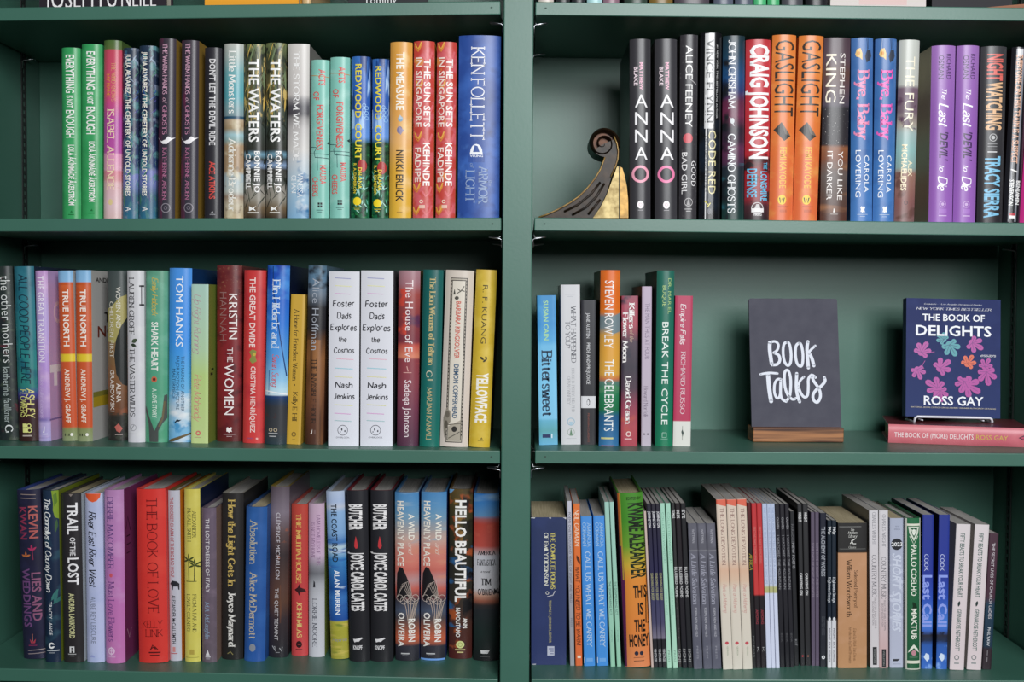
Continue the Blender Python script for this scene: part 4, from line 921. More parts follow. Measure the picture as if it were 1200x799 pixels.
# ================================================================== middle right shelf
B('CR', 'p', (629.3, 651.2, 346, 632, 653.6, 521.5), ([(346, '#3f8cc4'), (380, '#3f90cc'), (400, '#55a6d8'), (405, '#6fb8e0'), (455, '#7cc4e8'), (490, '#80c4e6'), (493, '#66b0cc'), (505, '#5fa4ac'), (521, '#68b0d4')], [nz('#4f9ed2', .04, .5, .7, y1=400)]), [
    t('SUSAN CAIN', 352, 398.5, .46, 5.4, '#a8d49a', 'b'), t('Bittersweet', 410, 487.5, .48, 11.5, '#24425a', 'rb'), rect(.18, 509, .62, 513, '#25305c'), rect(.66, 508.4, .72, 513.4, '#dfe9f0')], 'sky blue paperback with a dark slab-serif title, leftmost on the middle right shelf')
B('CR', 'p', (657, 679.6, 333.5, 658, 680.6, 521), '#cfcfd2', [
    t('WHAT HAPPENED', 358, 425, .66, 5.2, '#5c5e66', 'r'), t('TO YOU?', 376, 408, .36, 5.2, '#6a6c74', 'r'), t('BRUCE D. PERRY, MD, PHD', 431, 483, .62, 3.0, '#a8a9ae', 'r'), t('OPRAH WINFREY', 441, 474, .40, 3.0, '#a8a9ae', 'r'),
    rect(.22, 344.4, .74, 345, '#b9bac0'), rect(.34, 347, .62, 347.6, '#b9bac0'), ring(.5, 494, 4.6, .8, '#8fb4c8'), poly([(.4, 494), (.6, 494), (.55, 498), (.45, 498)], '#a8c4d4'), ring(.5, 506.5, 4.4, .6, '#9aa89a'), poly([(.42, 510), (.5, 502), (.58, 510)], '#5f8468'), rect(.26, 513.5, .78, 514, '#b4b5ba')], 'plain pale grey paperback with fine grey serif lettering')
B('CR', 'p', (681, 698.7, 351.5, 681, 698.2, 521), ([(351, '#303036'), (463, '#2c2c31'), (521, '#2b2a2e')], []), [
    t('JANE AUSTEN', 366.5, 396, .46, 3.8, '#d3d3d6', 's'), t('PRIDE AND PREJUDICE', 401.5, 450, .48, 3.8, '#dcdcde', 's'), rect(0, 464, 1, 478, '#d9d9dc'),
    poly([(.5, 466.5), (.60, 470), (.58, 474), (.5, 475.5), (.40, 474), (.38, 470)], '#26262a'), ell(.48, 471.5, 1.3, 3, '#d9d9dc'), t('PENGUIN CLASSICS', 484, 518, .50, 2.0, '#8f4a3c', 's')], 'small black paperback with a white penguin band near its middle', d=.118, pages=PAGES_TAN)
B('CR', 'h', (704, 727.4, 316.5, 702, 725, 523), ([(316, '#db6a28'), (360, '#dd6e22'), (366, '#db7a2c'), (371, '#6f7f84'), (384, '#7a868a'), (392, '#cf9a48'), (410, '#dca040'), (438, '#dca648'), (444, '#c9764c'), (448, '#5a7f74'), (460, '#2f7f58'), (480, '#26744c'), (488, '#2c5f8a'), (523, '#3a74a4')], [nz('#e07f3c', .04, .5, .75, y1=366), nz('#4f8a64', .09, .56, .62, sx=.4, sy=.8, y0=448, y1=487)]), [
    poly([(.55, 372), (1, 366), (1, 388), (.6, 392)], '#77888e'), t('STEVEN ROWLEY', 328.5, 407.5, .44, 10.2, '#f0eeec', 's'), t('THE CELEBRANTS', 421, 505, .48, 10.6, '#eff2f0', 's'), rect(.10, 512.5, .72, 514.6, '#c9c68a'), rect(.12, 522, .78, 523, '#b04a4a')],
  'orange, teal and blue banded hardback with its shaded back cover showing dark olive', sl='#4a3f14')  # back cover colour has the unlit side's shade painted in
B('CR', 'p', (728.2, 748.2, 346.5, 728, 746.6, 523), ([(346, '#93485a'), (358, '#a44a5c'), (380, '#a84858'), (400, '#4a3a48'), (430, '#342f3c'), (455, '#4a3444'), (475, '#8c3a50'), (500, '#b04a54'), (523, '#a83c4c')], [nz('#2f2c3c', .05, .55, .65, u1=.6, y1=420), nz('#b4504c', .05, .58, .7, y0=480)]), [
    t('Killers', 354.5, 385, .62, 5.8, '#f2eeec', 'rb'), t('of the', 386.5, 401, .62, 4.2, '#b9a08c', 'ri'), t('Flower Moon', 365.5, 425, .24, 5.8, '#f2eeec', 'rb'), t('David Grann', 440, 497, .44, 6, '#f2eeec', 'rb'), ring(.46, 508.5, 3.2, 1.2, '#e3c9c4'), rect(.22, 513.6, .66, 515, '#d9b0b0')],
  'crimson and smoky purple paperback with chunky white slab lettering')
B('CR', 'p', (752.2, 764.2, 335.5, 751.6, 762.8, 522.5), ([(335, '#b9a8bc'), (523, '#bcb2bf')], []), [
    t('THE MAN THUS AT FOUR', 355, 421, .56, 5.4, '#7f7088', 's'), t('Howard Norfolk', 452, 489, .44, 4.2, '#85788a', 'r'), ell(.3, 508.6, 1.2, 1, '#3a343c'), ell(.66, 508.6, 1.2, 1, '#3a343c')], 'slim pale lilac paperback with a dark rust back cover, between crimson and dark green spines', sl='#3a2622', d=.15)
B('CR', 'h', (770, 791.2, 317, 768.3, 788.3, 523), ([(317, '#2a6a5c'), (420, '#22705c'), (523, '#1f7a58')], [nz('#3a8478', .02, .5, .8, sx=3, sy=.1)]), [
    t('DR. MARIEL', 326, 367.5, .72, 3.6, '#a9c47e', 's'), t('BUQUE', 334.5, 359, .42, 4.2, '#b4cc84', 's'), t('BREAK THE CYCLE', 377, 497.5, .50, 7.4, '#eaf1ec', 's'), line([(.38, 507), (.62, 507), (.62, 512.5), (.38, 512.5), (.38, 507)], .7, '#a9cdbc'), rect(.3, 514, .7, 514.7, '#7fb09c')],
  'bottle green hardback with white capitals and a black back cover showing above its neighbours', sl='#15171a')
B('CR', 'p', (791.4, 812.2, 346.5, 788.6, 809.2, 523), ([(346, '#b4385a'), (493, '#b8385a'), (494, '#dcdcd6'), (523, '#d8d8d0')], []), [
    t('Empire Falls', 356, 403.5, .46, 5.8, '#eadfe2', 'hb'), t('RICHARD RUSSO', 411.5, 485, .50, 5, '#dcc0c8', 'r'), rect(.51, 499, .54, 516, '#8f8f88'), poly([(.46, 506), (.52, 503), (.60, 507), (.54, 512)], '#3c4a46')], 'raspberry paperback with a white foot, last upright book on the middle right shelf', sr='#d9c4c8')

# ================================================================== lower left shelf
B('DL', 'h', (16.5, 46.3, 574, 27, 52.5, 772.5), ('#24243a', [nz('#2b2b48', .04, .45, .7)]), [
    line([(.22, 579), (.84, 580)], .9, '#8f7f78'), line([(.2, 583.5), (.84, 584.5)], .9, '#8f7f78'), t('KEVIN', 593, 631, .70, 9.4, '#b5605c', 'b'), t('KWAN', 594, 632, .27, 8.6, '#8f3450', 'b'),
    leaf(.62, 645, 7, -100, 2.4, '#a8325c'), leaf(.62, 645, 6, -40, 2.4, '#a8325c'), leaf(.62, 645, 6, -150, 2.4, '#a8325c'), line([(.62, 645), (.64, 656)], .9, '#8f3450'), leaf(.34, 652, 6, -90, 2.4, '#b86a3c'), leaf(.34, 652, 6, -20, 2.4, '#b86a3c'), leaf(.34, 652, 6, -160, 2.4, '#b86a3c'),
    t('LIES AND', 671, 728, .72, 9.4, '#8f5a78', 'b'), t('WEDDINGS', 666, 735, .30, 9.2, '#6f4878', 'b'), poly([(.36, 749), (.48, 753), (.62, 749), (.58, 754), (.40, 754)], '#a83c4c'), line([(.48, 743), (.48, 752)], .9, '#b06a5c'),
    rect(.3, 756, .66, 757.2, '#7a2f54'), line([(.26, 762.5), (.98, 761.5)], .9, '#a89a98'), line([(.26, 766.5), (.98, 765.5)], .9, '#8f8284')], 'navy hardback with rose capitals and two palm trees, leftmost on the lower left shelf', board='#2c4080', pages=PAGES_GREY)
B('DL', 'h', (47.0, 68.2, 574.5, 53, 69.6, 776), ([(574, '#24344a'), (620, '#22304a'), (700, '#1c2a40'), (776, '#1c2b42')], [nz('#2c4a5c', .05, .55, .7)]), [
    poly([(.62, 575), (1, 574.5), (1, 608), (.80, 606), (.70, 598), (.72, 590)], '#7f9a2e'), poly([(.72, 580), (.9, 577), (.94, 588), (.78, 594)], '#5a7a2a'), leaf(.9, 608, 16, 95, 3, '#3f5f3c'), leaf(.5, 704, 16, -60, 4, '#3f7a74'), leaf(.6, 708, 16, -40, 4, '#2f6664'), leaf(.85, 690, 18, 100, 4, '#356f6c'),
    t('The Connellys of County Down', 585, 694, .36, 7, '#eef0ee', 'ib'), t('TRACEY LANGE', 705, 744, .44, 3.8, '#e3e6e8', 's'), ring(.48, 756.5, 3.6, 2, '#eef0f0'), rect(.48, 755.4, .8, 757.4, '#1c2b42'), rect(.16, 761.6, .92, 763, '#b9bfc4'), rect(.3, 764.6, .66, 765.4, '#9aa0a8')], 'dark navy hardback with white brush script and a lime green leaf', sr='#6f7c24', pages=PAGES_GREY)
B('DL', 'h', (69.4, 93.5, 578.5, 73.3, 97, 776.5), ([(578, '#2f2d30'), (776, '#2d2b2c')], []), [
    t('TRAIL', 589, 626, .60, 11.5, '#f0eff0', 'b'), t('OF THE', 629.5, 651, .60, 6, '#e0dfe0', 'b'), t('LOST', 653.5, 685, .60, 11.5, '#f0eff0', 'b'), t('ANDREA LANKFORD', 695, 748, .50, 6.2, '#cfcf9a', 'b'), poly([(.46, 579), (.56, 582), (.66, 579)], '#8a7f78'),
    rect(.36, 758, .44, 765, '#d9d9d9'), rect(.52, 758, .60, 765, '#d9d9d9'), rect(.36, 757.6, .60, 759, '#d9d9d9'), rect(.42, 761, .54, 762.4, '#d9d9d9'), rect(.28, 766.2, .68, 767, '#b9b9b9'), rect(.36, 768.4, .6, 769, '#b9b9b9')], 'black hardback with a bold white title and pale yellow author line, lower left shelf', sr='#b9c0c4', pages=PAGES_TAN)
B('DL', 'h', (97.7, 119.2, 578, 101.3, 120.8, 776.5), ([(578, '#b8c0dc'), (776, '#bcc4e8')], [nz('#a8b4dc', .04, .5, .8)]), [
    poly([(.0, 578.3), (.92, 578.3), (.88, 583), (.72, 587), (.5, 588.5), (.25, 586.5), (.06, 582)], '#de5c34'), t('River East River West', 599, 688, .44, 8.6, '#23242c', 'ib'), t('AUBE REY LESCURE', 699, 754, .44, 5.6, '#6f7688', 's'), poly([(.2, 770), (.34, 767.5), (.5, 769), (.5, 770.5)], '#98a0d4')], 'pale periwinkle hardback with an orange half circle at its head and black brush title')
B('DL', 'h', (120.7, 143.4, 574, 122.7, 145.6, 777.5), ([(574, '#b584b4'), (630, '#ba80b8'), (700, '#bf74b4'), (777, '#c678b4')], [nz('#c99ac8', .04, .5, .8)]), [
    t('DEBBIE MACOMBER', 582, 667, .34, 7.2, '#6a4a86', 'r'), ell(.36, 674, 2, 2.4, '#cf5a6a'), t('Must Love Flowers', 681, 752, .36, 7, '#7a4a8c', 'r'), ring(.34, 763, 4.4, 1.6, '#e4c4e0'), line([(.24, 763), (.44, 763)], 1, '#e4c4e0'), line([(.34, 758), (.34, 768)], 1, '#e4c4e0'), rect(.18, 769.5, .56, 770.3, '#d9b4d4')],
  'orchid pink hardback with violet serif lettering, its wine coloured front cover turned to view', sr='#7a3460', pages=PAGES_GREY, d=.15,
  front=[(line([(.2, 622), (.5, 608), (.9, 626)], 1.6, '#2c1424'), 1), (rect(.3, 630, .8, 631.5, '#3c1c30'), 1), (rect(.3, 640, .9, 641.2, '#3c1c30'), 1), (rect(.3, 650, .9, 651.2, '#3c1c30'), 1), (line([(.3, 740), (.6, 752), (.9, 742)], 1.2, '#c99ab0'), 1)])
B('DL', 'h', (157.7, 192.8, 573, 162, 195.2, 777), ('#d63a34', [nz('#dd463c', .03, .5, .8)]), [
    t('THE BOOK OF LOVE', 583, 718.5, .56, 11.5, '#7a1a1c', 'rl'), n('KELLY', 731.5, .16, .86, 8, '#7a1a1c', 'rl'), n('LINK', 742, .26, .86, 8, '#7a1a1c', 'rl'), line([(.44, 762), (.52, 756), (.62, 761)], 1.4, '#4a1416'), line([(.46, 760), (.6, 758), (.70, 762)], 1.2, '#4a1416'),
    rect(.38, 764, .78, 765.6, '#5a1618'), rect(.42, 767.4, .74, 769, '#5a1618')], 'vermilion red hardback with thin dark red serif capitals', pages=PAGES_GREY)
B('DL', 'h', (193.8, 210.2, 574.5, 196.7, 212.2, 774.5), ([(574, '#bdbdc8'), (774, '#c3c3cf')], []), [
    t('THE DISCREET CHARM OF THE BIG BAD WOLF', 582.5, 676, .34, 4.6, '#a8484c', 'b'), poly([(.1, 684), (.3, 680), (.7, 681), (.9, 684), (.9, 691), (.82, 691), (.78, 687), (.4, 687), (.36, 691), (.28, 691), (.26, 686)], '#2a2a30'), t('ALEXANDER McCALL SMITH', 697, 754, .40, 5, '#26262c', 'b'),
    rect(.28, 758, .52, 764, '#c98a88'), rect(.1, 765.2, .7, 766.2, '#b55a5c')], 'pale grey hardback with red title, a small black wolf and an orange edge stripe', sr='#dc8420', board='#6a5a30')
B('DL', 'h', (214.7, 233.7, 573, 216.2, 234.2, 775.5), ([(573, '#d0c45c'), (775, '#d6cc62')], [nz('#ddd474', .04, .5, .8)]), [
    t('ALEXANDER', 598.5, 630, .66, 4, '#5c5a34', 'r'), t('McCALL SMITH', 595, 634.5, .34, 4, '#5c5a34', 'r')] +
    [leaf(.30 + .38 * k, 656 + 6 * k, 8, a, 2.2, '#3f4a24') for k in (0, 1) for a in (-90, -30, -150, 20, 160)] + [line([(.3, 656), (.32, 681)], 1.1, '#4a4a2a'), line([(.68, 662), (.66, 681)], 1.1, '#4a4a2a'), rect(.14, 680.5, .8, 681.5, '#6a6a34')] + [
    t('FROM A FAR AND', 696, 741, .66, 4, '#5c5a34', 'r'), t('LOVELY COUNTRY', 696, 741, .28, 4, '#5c5a34', 'r'), rect(.34, 761, .64, 767, '#b5a04a'), rect(.1, 770, .9, 770.8, '#a8a048')], 'lemon yellow hardback with palm trees on its spine, lower left shelf', sr='#1a2440', pages=PAGES_GREY)
B('DL', 'h', (235.2, 252.6, 595, 236.2, 253.2, 776.5), ([(595, '#6a5c6c'), (776, '#665a64')], [nz('#7a6a78', .05, .5, .7)]), [
    t('THE LOST DRESSES OF ITALY', 607.5, 694, .44, 4.6, '#e3dfe2', 's'), t('M.A. McLaughlin', 705, 749, .40, 5, '#8fa4bc', 'ri'), poly([(.28, 768), (.42, 761), (.56, 768)], '#dcd8dc'), rect(.26, 769, .62, 770.4, '#c9c4ca'), rect(.3, 771.6, .58, 772.4, '#a8a2aa')], 'short dusty mauve hardback with white capitals, between the lemon yellow and black spines', sr='#8f7468', pages=PAGES_GREY, d=.145)
B('DL', 'h', (259, 284.7, 578, 259.4, 283.6, 773), ([(578, '#2c2a2a'), (773, '#252424')], []), [
    t('How the Light Gets In', 585, 687, .48, 7.6, '#c9ae62', 'rb'), t('Joyce Maynard', 693, 758, .50, 7.2, '#e9e6e0', 'rb'), line([(.3, 766), (.44, 763.5), (.56, 767)], 1, '#8a7f50')], 'black hardback with gold and white rounded serif lettering', pages=PAGES_GREY, board='#8f8a80')
B('DL', 'h', (287.2, 312.8, 594, 285.6, 309.2, 775), ([(594, '#2f5c9c'), (775, '#2c58a0')], [nz('#3a6ab0', .03, .5, .8)]), [
    t('Absolution', 609, 661, .40, 8.2, '#b9b4a0', 'r'), t('Alice McDermott', 670, 748.5, .42, 8, '#c3b9a0', 'r'), ell(.42, 759, 3.8, 4.6, '#8a8f9a')], 'mid blue hardback with champagne coloured serif lettering, shorter than its black neighbour', pages=PAGES_TAN)
B('DL', 'h', (315.6, 338.4, 570, 313, 336.4, 770.5), ([(570, '#5a4f58'), (600, '#7f7480'), (625, '#5c4a4a'), (650, '#3a3032'), (690, '#5a4038'), (705, '#5c4034'), (725, '#3a3034'), (770, '#26262c')], [nz('#a05a40', .07, .58, .68, y0=610, y1=660, u0=.35), nz('#a8a0b0', .02, .5, .8, sx=3, sy=.2, y1=640, u1=.5), nz('#b56a34', .02, .5, .75, sx=3, sy=.3, y0=685, y1=730, u0=.6)]), [
    t('CLÉMENCE MICHALLON', 600.5, 678, .46, 4.8, '#c9c4ca', 's'), t('THE QUIET TENANT', 689, 750, .42, 4.4, '#cfcacc', 's'), line([(.22, 757), (.4, 763), (.34, 757)], .9, '#b9b9bc'), line([(.6, 759), (.72, 763), (.74, 758)], .9, '#b9b9bc'), rect(.4, 764, .62, 764.8, '#8a8a8e')], 'tall smoky brown and violet hardback with spaced silver capitals', board='#8f7a2c', pages=PAGES_GREY)
B('DL', 'h', (340.7, 360.7, 591, 341.2, 360.3, 768.5), ([(591, '#b8483c'), (680, '#c04444'), (768, '#c84a4c')], []), [
    t('THE MILITIA HOUSE', 602, 683, .46, 5.6, '#e0b464', 'rb'), poly([(.2, 691), (.4, 688), (.5, 684), (.56, 688), (.8, 690), (.9, 693), (.56, 694), (.5, 698), (.4, 694)], '#3a1c20'), t('JOHN MILAS', 705, 747, .50, 5.6, '#e3c27a', 'rb'), ell(.48, 755, 3.6, 4, '#2c1416'), line([(.4, 755), (.58, 755)], .8, '#b84444'), rect(.28, 760.5, .68, 761.4, '#5a2024')], 'brick red hardback with yellow slab lettering and a small dark helicopter shape', pages=PAGES_GREY)
B('DL', 'h', (361.2, 379.6, 590, 361.3, 380, 770), ([(590, '#c3a8bc'), (630, '#c9a6c4'), (650, '#cbb0c8'), (664, '#8a8890'), (672, '#6f7076'), (684, '#a8aab0'), (700, '#c0c1c8'), (770, '#c9cad2')], []), [
    t('I AM HOMELESS IF THIS', 603, 662, .64, 3.8, '#8f7090', 'r'), t('IS NOT MY HOME', 612, 654, .30, 3.8, '#9a7a98', 'r'), poly([(.3, 688), (.34, 680), (.42, 682), (.44, 688)], '#2c2c32'), t('LORRIE MOORE', 701, 758, .40, 5, '#5c5e68', 'r')], 'pale pink hardback fading to light grey with a chartreuse cover edge', sr='#8a9a4c', pages=PAGES_GREY)
B('DL', 'h', (381.3, 403, 575.5, 387.4, 408.6, 772.5), ([(575, '#b4c4dc'), (588, '#a9bcdc'), (594, '#c0c8d8'), (600, '#8fb4dc'), (625, '#7fa8d4'), (636, '#3f74b4'), (641, '#b9d0dc'), (646, '#9fc4dc'), (655, '#3f84c0'), (690, '#1f4f94'), (700, '#3a74b8'), (727, '#24509c'), (729, '#b4ae44'), (740, '#a8a43c'), (772, '#a8a242')],
   [nz('#2f5ca4', .05, .54, .64, sx=.5, sy=2.2, y0=630, y1=727), nz('#c9dcec', .05, .6, .68, sx=.5, sy=2.2, y0=595, y1=725), nz('#c9b85a', .08, .5, .65, sx=.5, sy=2, y0=731), nz('#7f8a34', .08, .58, .7, sx=.5, sy=2, y0=731)]), [
    t('THE COAST ROAD', 590.5, 658.5, .42, 6.4, '#18202c', 'b'), t('ALAN MURRIN', 668, 720, .48, 5.8, '#eef2f6', 'b'), n('HarperVia', 750, .12, .92, 3.4, '#8a8aa8', 'i'), rect(.3, 761, .6, 762, '#8f8a3c')], 'sea and sky blue hardback with a mustard field at its foot', pages=PAGES_GREY)
for q, lab in (((405.2, 430.3, 574.5, 409.6, 433.2, 775.5), 'left one of two black hardbacks with squeezed white capitals and a red drop'), ((432.9, 461, 574.5, 434.7, 459.4, 775.5), 'right one of two black hardbacks with a red drop, beside a sunset coloured spine')):
    B('DL', 'h', q, ([(574, '#2a2a2f'), (775, '#242428')], []), [
        t('BUTCHER', 591, 621, .42, 15, '#eceaea', 'bb'), poly([(.42, 628), (.48, 634), (.52, 639), (.48, 642.4), (.40, 642.6), (.34, 640), (.36, 635)], '#c43a40'), t('JOYCE CAROL OATES', 647, 716, .46, 14.5, '#e9e7e7', 'bb'),
        poly([(.20, 749), (.34, 749), (.5, 748), (.62, 747), (.68, 748), (.56, 750), (.48, 752), (.36, 752), (.26, 753)], '#e0dee0'), n('KNOPF', 759, .20, .64, 5, '#e9e7e9', 'b')], lab, board='#7a1c28', pages=PAGES_GREY)
for i, (q, lab) in enumerate((((462.2, 490.5, 577, 463.2, 491, 774.5), 'left one of two sunset hardbacks with white capitals and a lined dark butterfly'), ((493.7, 523, 576.5, 491.8, 522.2, 774), 'right one of two sunset hardbacks, a light blue edge showing under its foot'))):
    rr = random.Random(3)
    wing = [poly([(.06, 684), (.08, 672), (.2, 664), (.34, 666), (.5, 676), (.66, 688), (.72, 704), (.5, 700), (.2, 704), (.06, 700)], '#1f1d20')]
    wing += [line([(.1 + .06 * k, 700 - 4 * k), (.3 + .08 * k, 684 - k), (.62 + .02 * k, 702 - k)], .6, '#b9aaa0') for k in range(5)] + [ring(.2 + .16 * k, 701 + (k % 2) * 3, 4.2, .5, '#c9bcb2') for k in range(5)]
    wing += [line([(.60, 738), (.46 + .1 * k, 712), (.36 + .16 * k, 702)], .7, '#b9a69a') for k in range(5)] + [line([(.62, 742), (.66 + .08 * k, 722), (.8 + .06 * k, 706)], .6, '#b0a090') for k in range(3)]
    B('DL', 'h', q, ([(576, '#4a84b8'), (592, '#5a90bc'), (606, '#6f98b4'), (620, '#a09c9c'), (632, '#c4a498'), (645, '#cc8478'), (660, '#d07a6c'), (668, '#c46a60'), (680, '#b89090'), (690, '#c46458'), (704, '#3c3a44'), (716, '#4a5468'), (725, '#50484a'), (735, '#8a5444'), (748, '#c06044'), (754, '#9a5644'), (757, '#33323c'), (774, '#26262e')],
      [nz('#cf8a74', .05, .55, .7, sx=.5, sy=2, y0=640, y1=690), nz('#8fa8b8', .05, .55, .7, sx=.5, sy=2, y1=640)]), wing + [
        t('A WILD', 602, 633, .70, 6.6, '#ece8dc', 'b'), t('and', 636, 650, .66, 5, '#e0c9bc', 'i'), t('HEAVENLY PLACE', 587, 663, .24, 7.6, '#ece6da', 'b'), t('ROBIN', 725, 752, .70, 7.4, '#f0ece6', 'b'), t('OLIVEIRA', 718, 758, .26, 7.4, '#f0ece6', 'b'), rect(.24, 765.2, .60, 766.6, '#b9b9bc'), rect(.3, 768, .54, 768.6, '#8a8a90')] +
        ([rect(.02, 771.6, .98, 774, '#6f9fe0')] if i else []), lab, sr='#1f3a7c', pages=PAGES_GREY)
B('DL', 'h', (527, 553.3, 573, 525.2, 553.2, 772), ([(573, '#5a4a2a'), (600, '#3f3a22'), (650, '#2c2c24'), (700, '#33302a'), (740, '#4a2a24'), (772, '#4c201e')], [nz('#8f6a34', .06, .55, .65, u1=.6, y1=660), nz('#2f5f8c', .05, .56, .66, y0=640, y1=735), nz('#a0502c', .06, .58, .66), nz('#17171a', .04, .5, .62, u0=.6)]), [
    poly([(0, 573.5), (.22, 573.5), (.1, 577), (0, 579)], '#6fa8d8'), t('HELLO BEAUTIFUL', 586, 705, .50, 12.4, '#f2f0ec', 'bb'), t('ANN', 724, 736, .70, 5, '#ece9e4', 'b'), t('NAPOLITANO', 712, 746.5, .40, 5, '#ece9e4', 'b'), ell(.5, 755.3, 5, 4.4, '#cfd490'), ring(.5, 755.3, 2.6, .6, '#8f9a4c'), rect(.28, 760.6, .72, 762, '#c9bf84'), rect(.36, 763.6, .64, 765, '#c9bf84')],
  'dark jungle patterned hardback with one bold white title running most of its height', sr='#7a1f24', pages=PAGES_GREY)
B('DL', 'h', (555.2, 585, 578.5, 554.4, 584.8, 774.5), ([(578, '#2f70b4'), (590, '#3f80c0'), (604, '#5f90bc'), (608, '#a06468'), (614, '#b8483c'), (640, '#c4564c'), (647, '#c9a8a8'), (652, '#cfd0d8'), (690, '#d4d2d6'), (698, '#c99a84'), (704, '#a0604c'), (709, '#3a3434'), (715, '#2c3034'), (740, '#22302e'), (774, '#1f2022')], [nz('#7fa4c4', .03, .55, .7, sx=.6, sy=1.5, y1=606), nz('#cf6a54', .04, .55, .7, y0=610, y1=646), nz('#2c2a2a', .09, .56, .6, y0=670, y1=705, u0=.8)]), [
    n('AMERICA', 647.5, .16, .86, 4.6, '#2a2a2e', 'rb'), n('FANTASTICA', 659, .14, .86, 6.4, '#26262a', 'rb'), n('a novel', 669.5, .28, .66, 2.6, '#2a2a2e', 'ri'), n('TIM', 681.5, .30, .70, 7, '#26262a', 'rb'), n("O'BRIEN", 693.5, .16, .82, 7, '#1f1f22', 'b'), poly([(.28, 762), (.64, 762), (.56, 766), (.30, 766)], '#e6e6e6'), rect(.28, 769, .64, 769.7, '#6a6a6a')],
  'blue, red and white hardback with stacked horizontal title, last on the lower left shelf', pages=PAGES_GREY)

# ================================================================== lower right shelf
PG = dict(pages=PAGES_GREY)
B('DR', 'p', (622.2, 663.6, 606, 622.6, 663.6, 779), ([(606, '#28345a'), (779, '#2c3866')], [nz('#2e3b6a', .03, .5, .8)]), [
    t('THE COMPLETE POEMS', 624, 690, .62, 4.6, '#cfc46a', 'rb'), t('OF EMILY DICKINSON', 624, 686, .43, 4.6, '#d9d9cc', 'rb'), ring(.46, 694.5, 2, .7, '#c9c9c4'), line([(.68, 692), (.62, 697), (.46, 699)], 1, '#b9b9c0'), t('THOMAS H. JOHNSON, EDITOR', 703, 753, .54, 2.8, '#a8a070', 'b'),
    rect(.46, 757, .66, 768, '#b9bccc'), poly([(0, 606), (.12, 606), (.10, 607.4), (0, 607)], '#c9c9cc'), poly([(.50, 606), (.58, 606), (.55, 608)], '#b9b9c0'), poly([(.9, 606), (1, 606), (1, 608.5), (.94, 607)], '#c9c9cc'), poly([(.04, 778), (.14, 777.6), (.12, 779), (.03, 779)], '#b9b9c4'), rect(.5, 759.5, .64, 760.4, '#4a5488'), rect(.54, 762.5, .64, 763.4, '#4a5488'), rect(.54, 765.4, .64, 766.2, '#4a5488')], 'very thick navy paperback with a worn spine, first on the lower right shelf', pages=PAGES_TAN, d=.13, bulge=.0008)
B('DR', 'p', (664.4, 669.8, 587, 668.2, 673.2, 780), ([(587, '#c3c3d0'), (630, '#b0b0bc'), (690, '#a0a0a8'), (780, '#9a9ca2')], []), [t('POEMS ONE THOUSAND YEARS OF LIGHT AND WILD', 600, 706, .5, 2.8, '#5a5a66', 's'), t('PRESS', 724, 734, .5, 2.2, '#6a6a74', 's')], 'very thin pale grey paperback between the thick navy and the orange spine', **PG)
B('DR', 'p', (671.2, 679.7, 590, 674.7, 682.3, 780), ([(590, '#df7436'), (780, '#dd6c3c')], []), [
    t('NEIL GAIMAN', 597, 640, .5, 5.2, '#f0d2b8', 'hb'), leaf(.4, 650, 12, 70, 3.4, '#5a2c18'), t('WHAT YOU NEED TO BE WARM', 664, 756, .5, 4.8, '#3c1f16', 'hb'), rect(.3, 768, .8, 771, '#efd9c4')], 'thin orange hardback with black and white hand-drawn capitals on the lower right shelf', d=.13, sr='#7a3c1e', **PG)
for q, lab in (((680.6, 693.3, 605, 684.2, 697.8, 780.5), 'left one of two azure paperbacks with pale spaced capitals'), ((695.4, 708.2, 604, 699.6, 713.2, 780.2), 'right one of two azure paperbacks, beside the thin mint spines')):
    B('DR', 'p', q, ([(604, '#4a90dc'), (780, '#4590dc')], []), [t('AMANDA', 612, 641, .70, 4, '#9fc4e8', 'r'), t('GORMAN', 612, 640, .30, 4, '#9fc4e8', 'r'), t('CALL US WHAT WE CARRY', 646, 758, .54, 5.6, '#bcd4ec', 'r'), rect(.22, 771, .8, 775, '#6fa8e4'), rect(.02, 770, .08, 777, '#dfeaf4')], lab, **PG)
for q, lab in (((708.2, 713.6, 588, 715.6, 721.1, 781), 'left one of two thin mint paperbacks beside the azure spines'), ((714.2, 719.2, 588, 723.1, 728.1, 781), 'right one of two thin mint paperbacks, touching the thick green and orange book')):
    B('DR', 'p', q, ([(588, '#a0cabe'), (781, '#98ccb0')], []), [t('THE DISAPPEARING ACT', 681, 720, .5, 2.6, '#35504a', 's'), t('POEMS', 738, 752, .5, 2, '#7faa9a', 's')], lab, **PG)
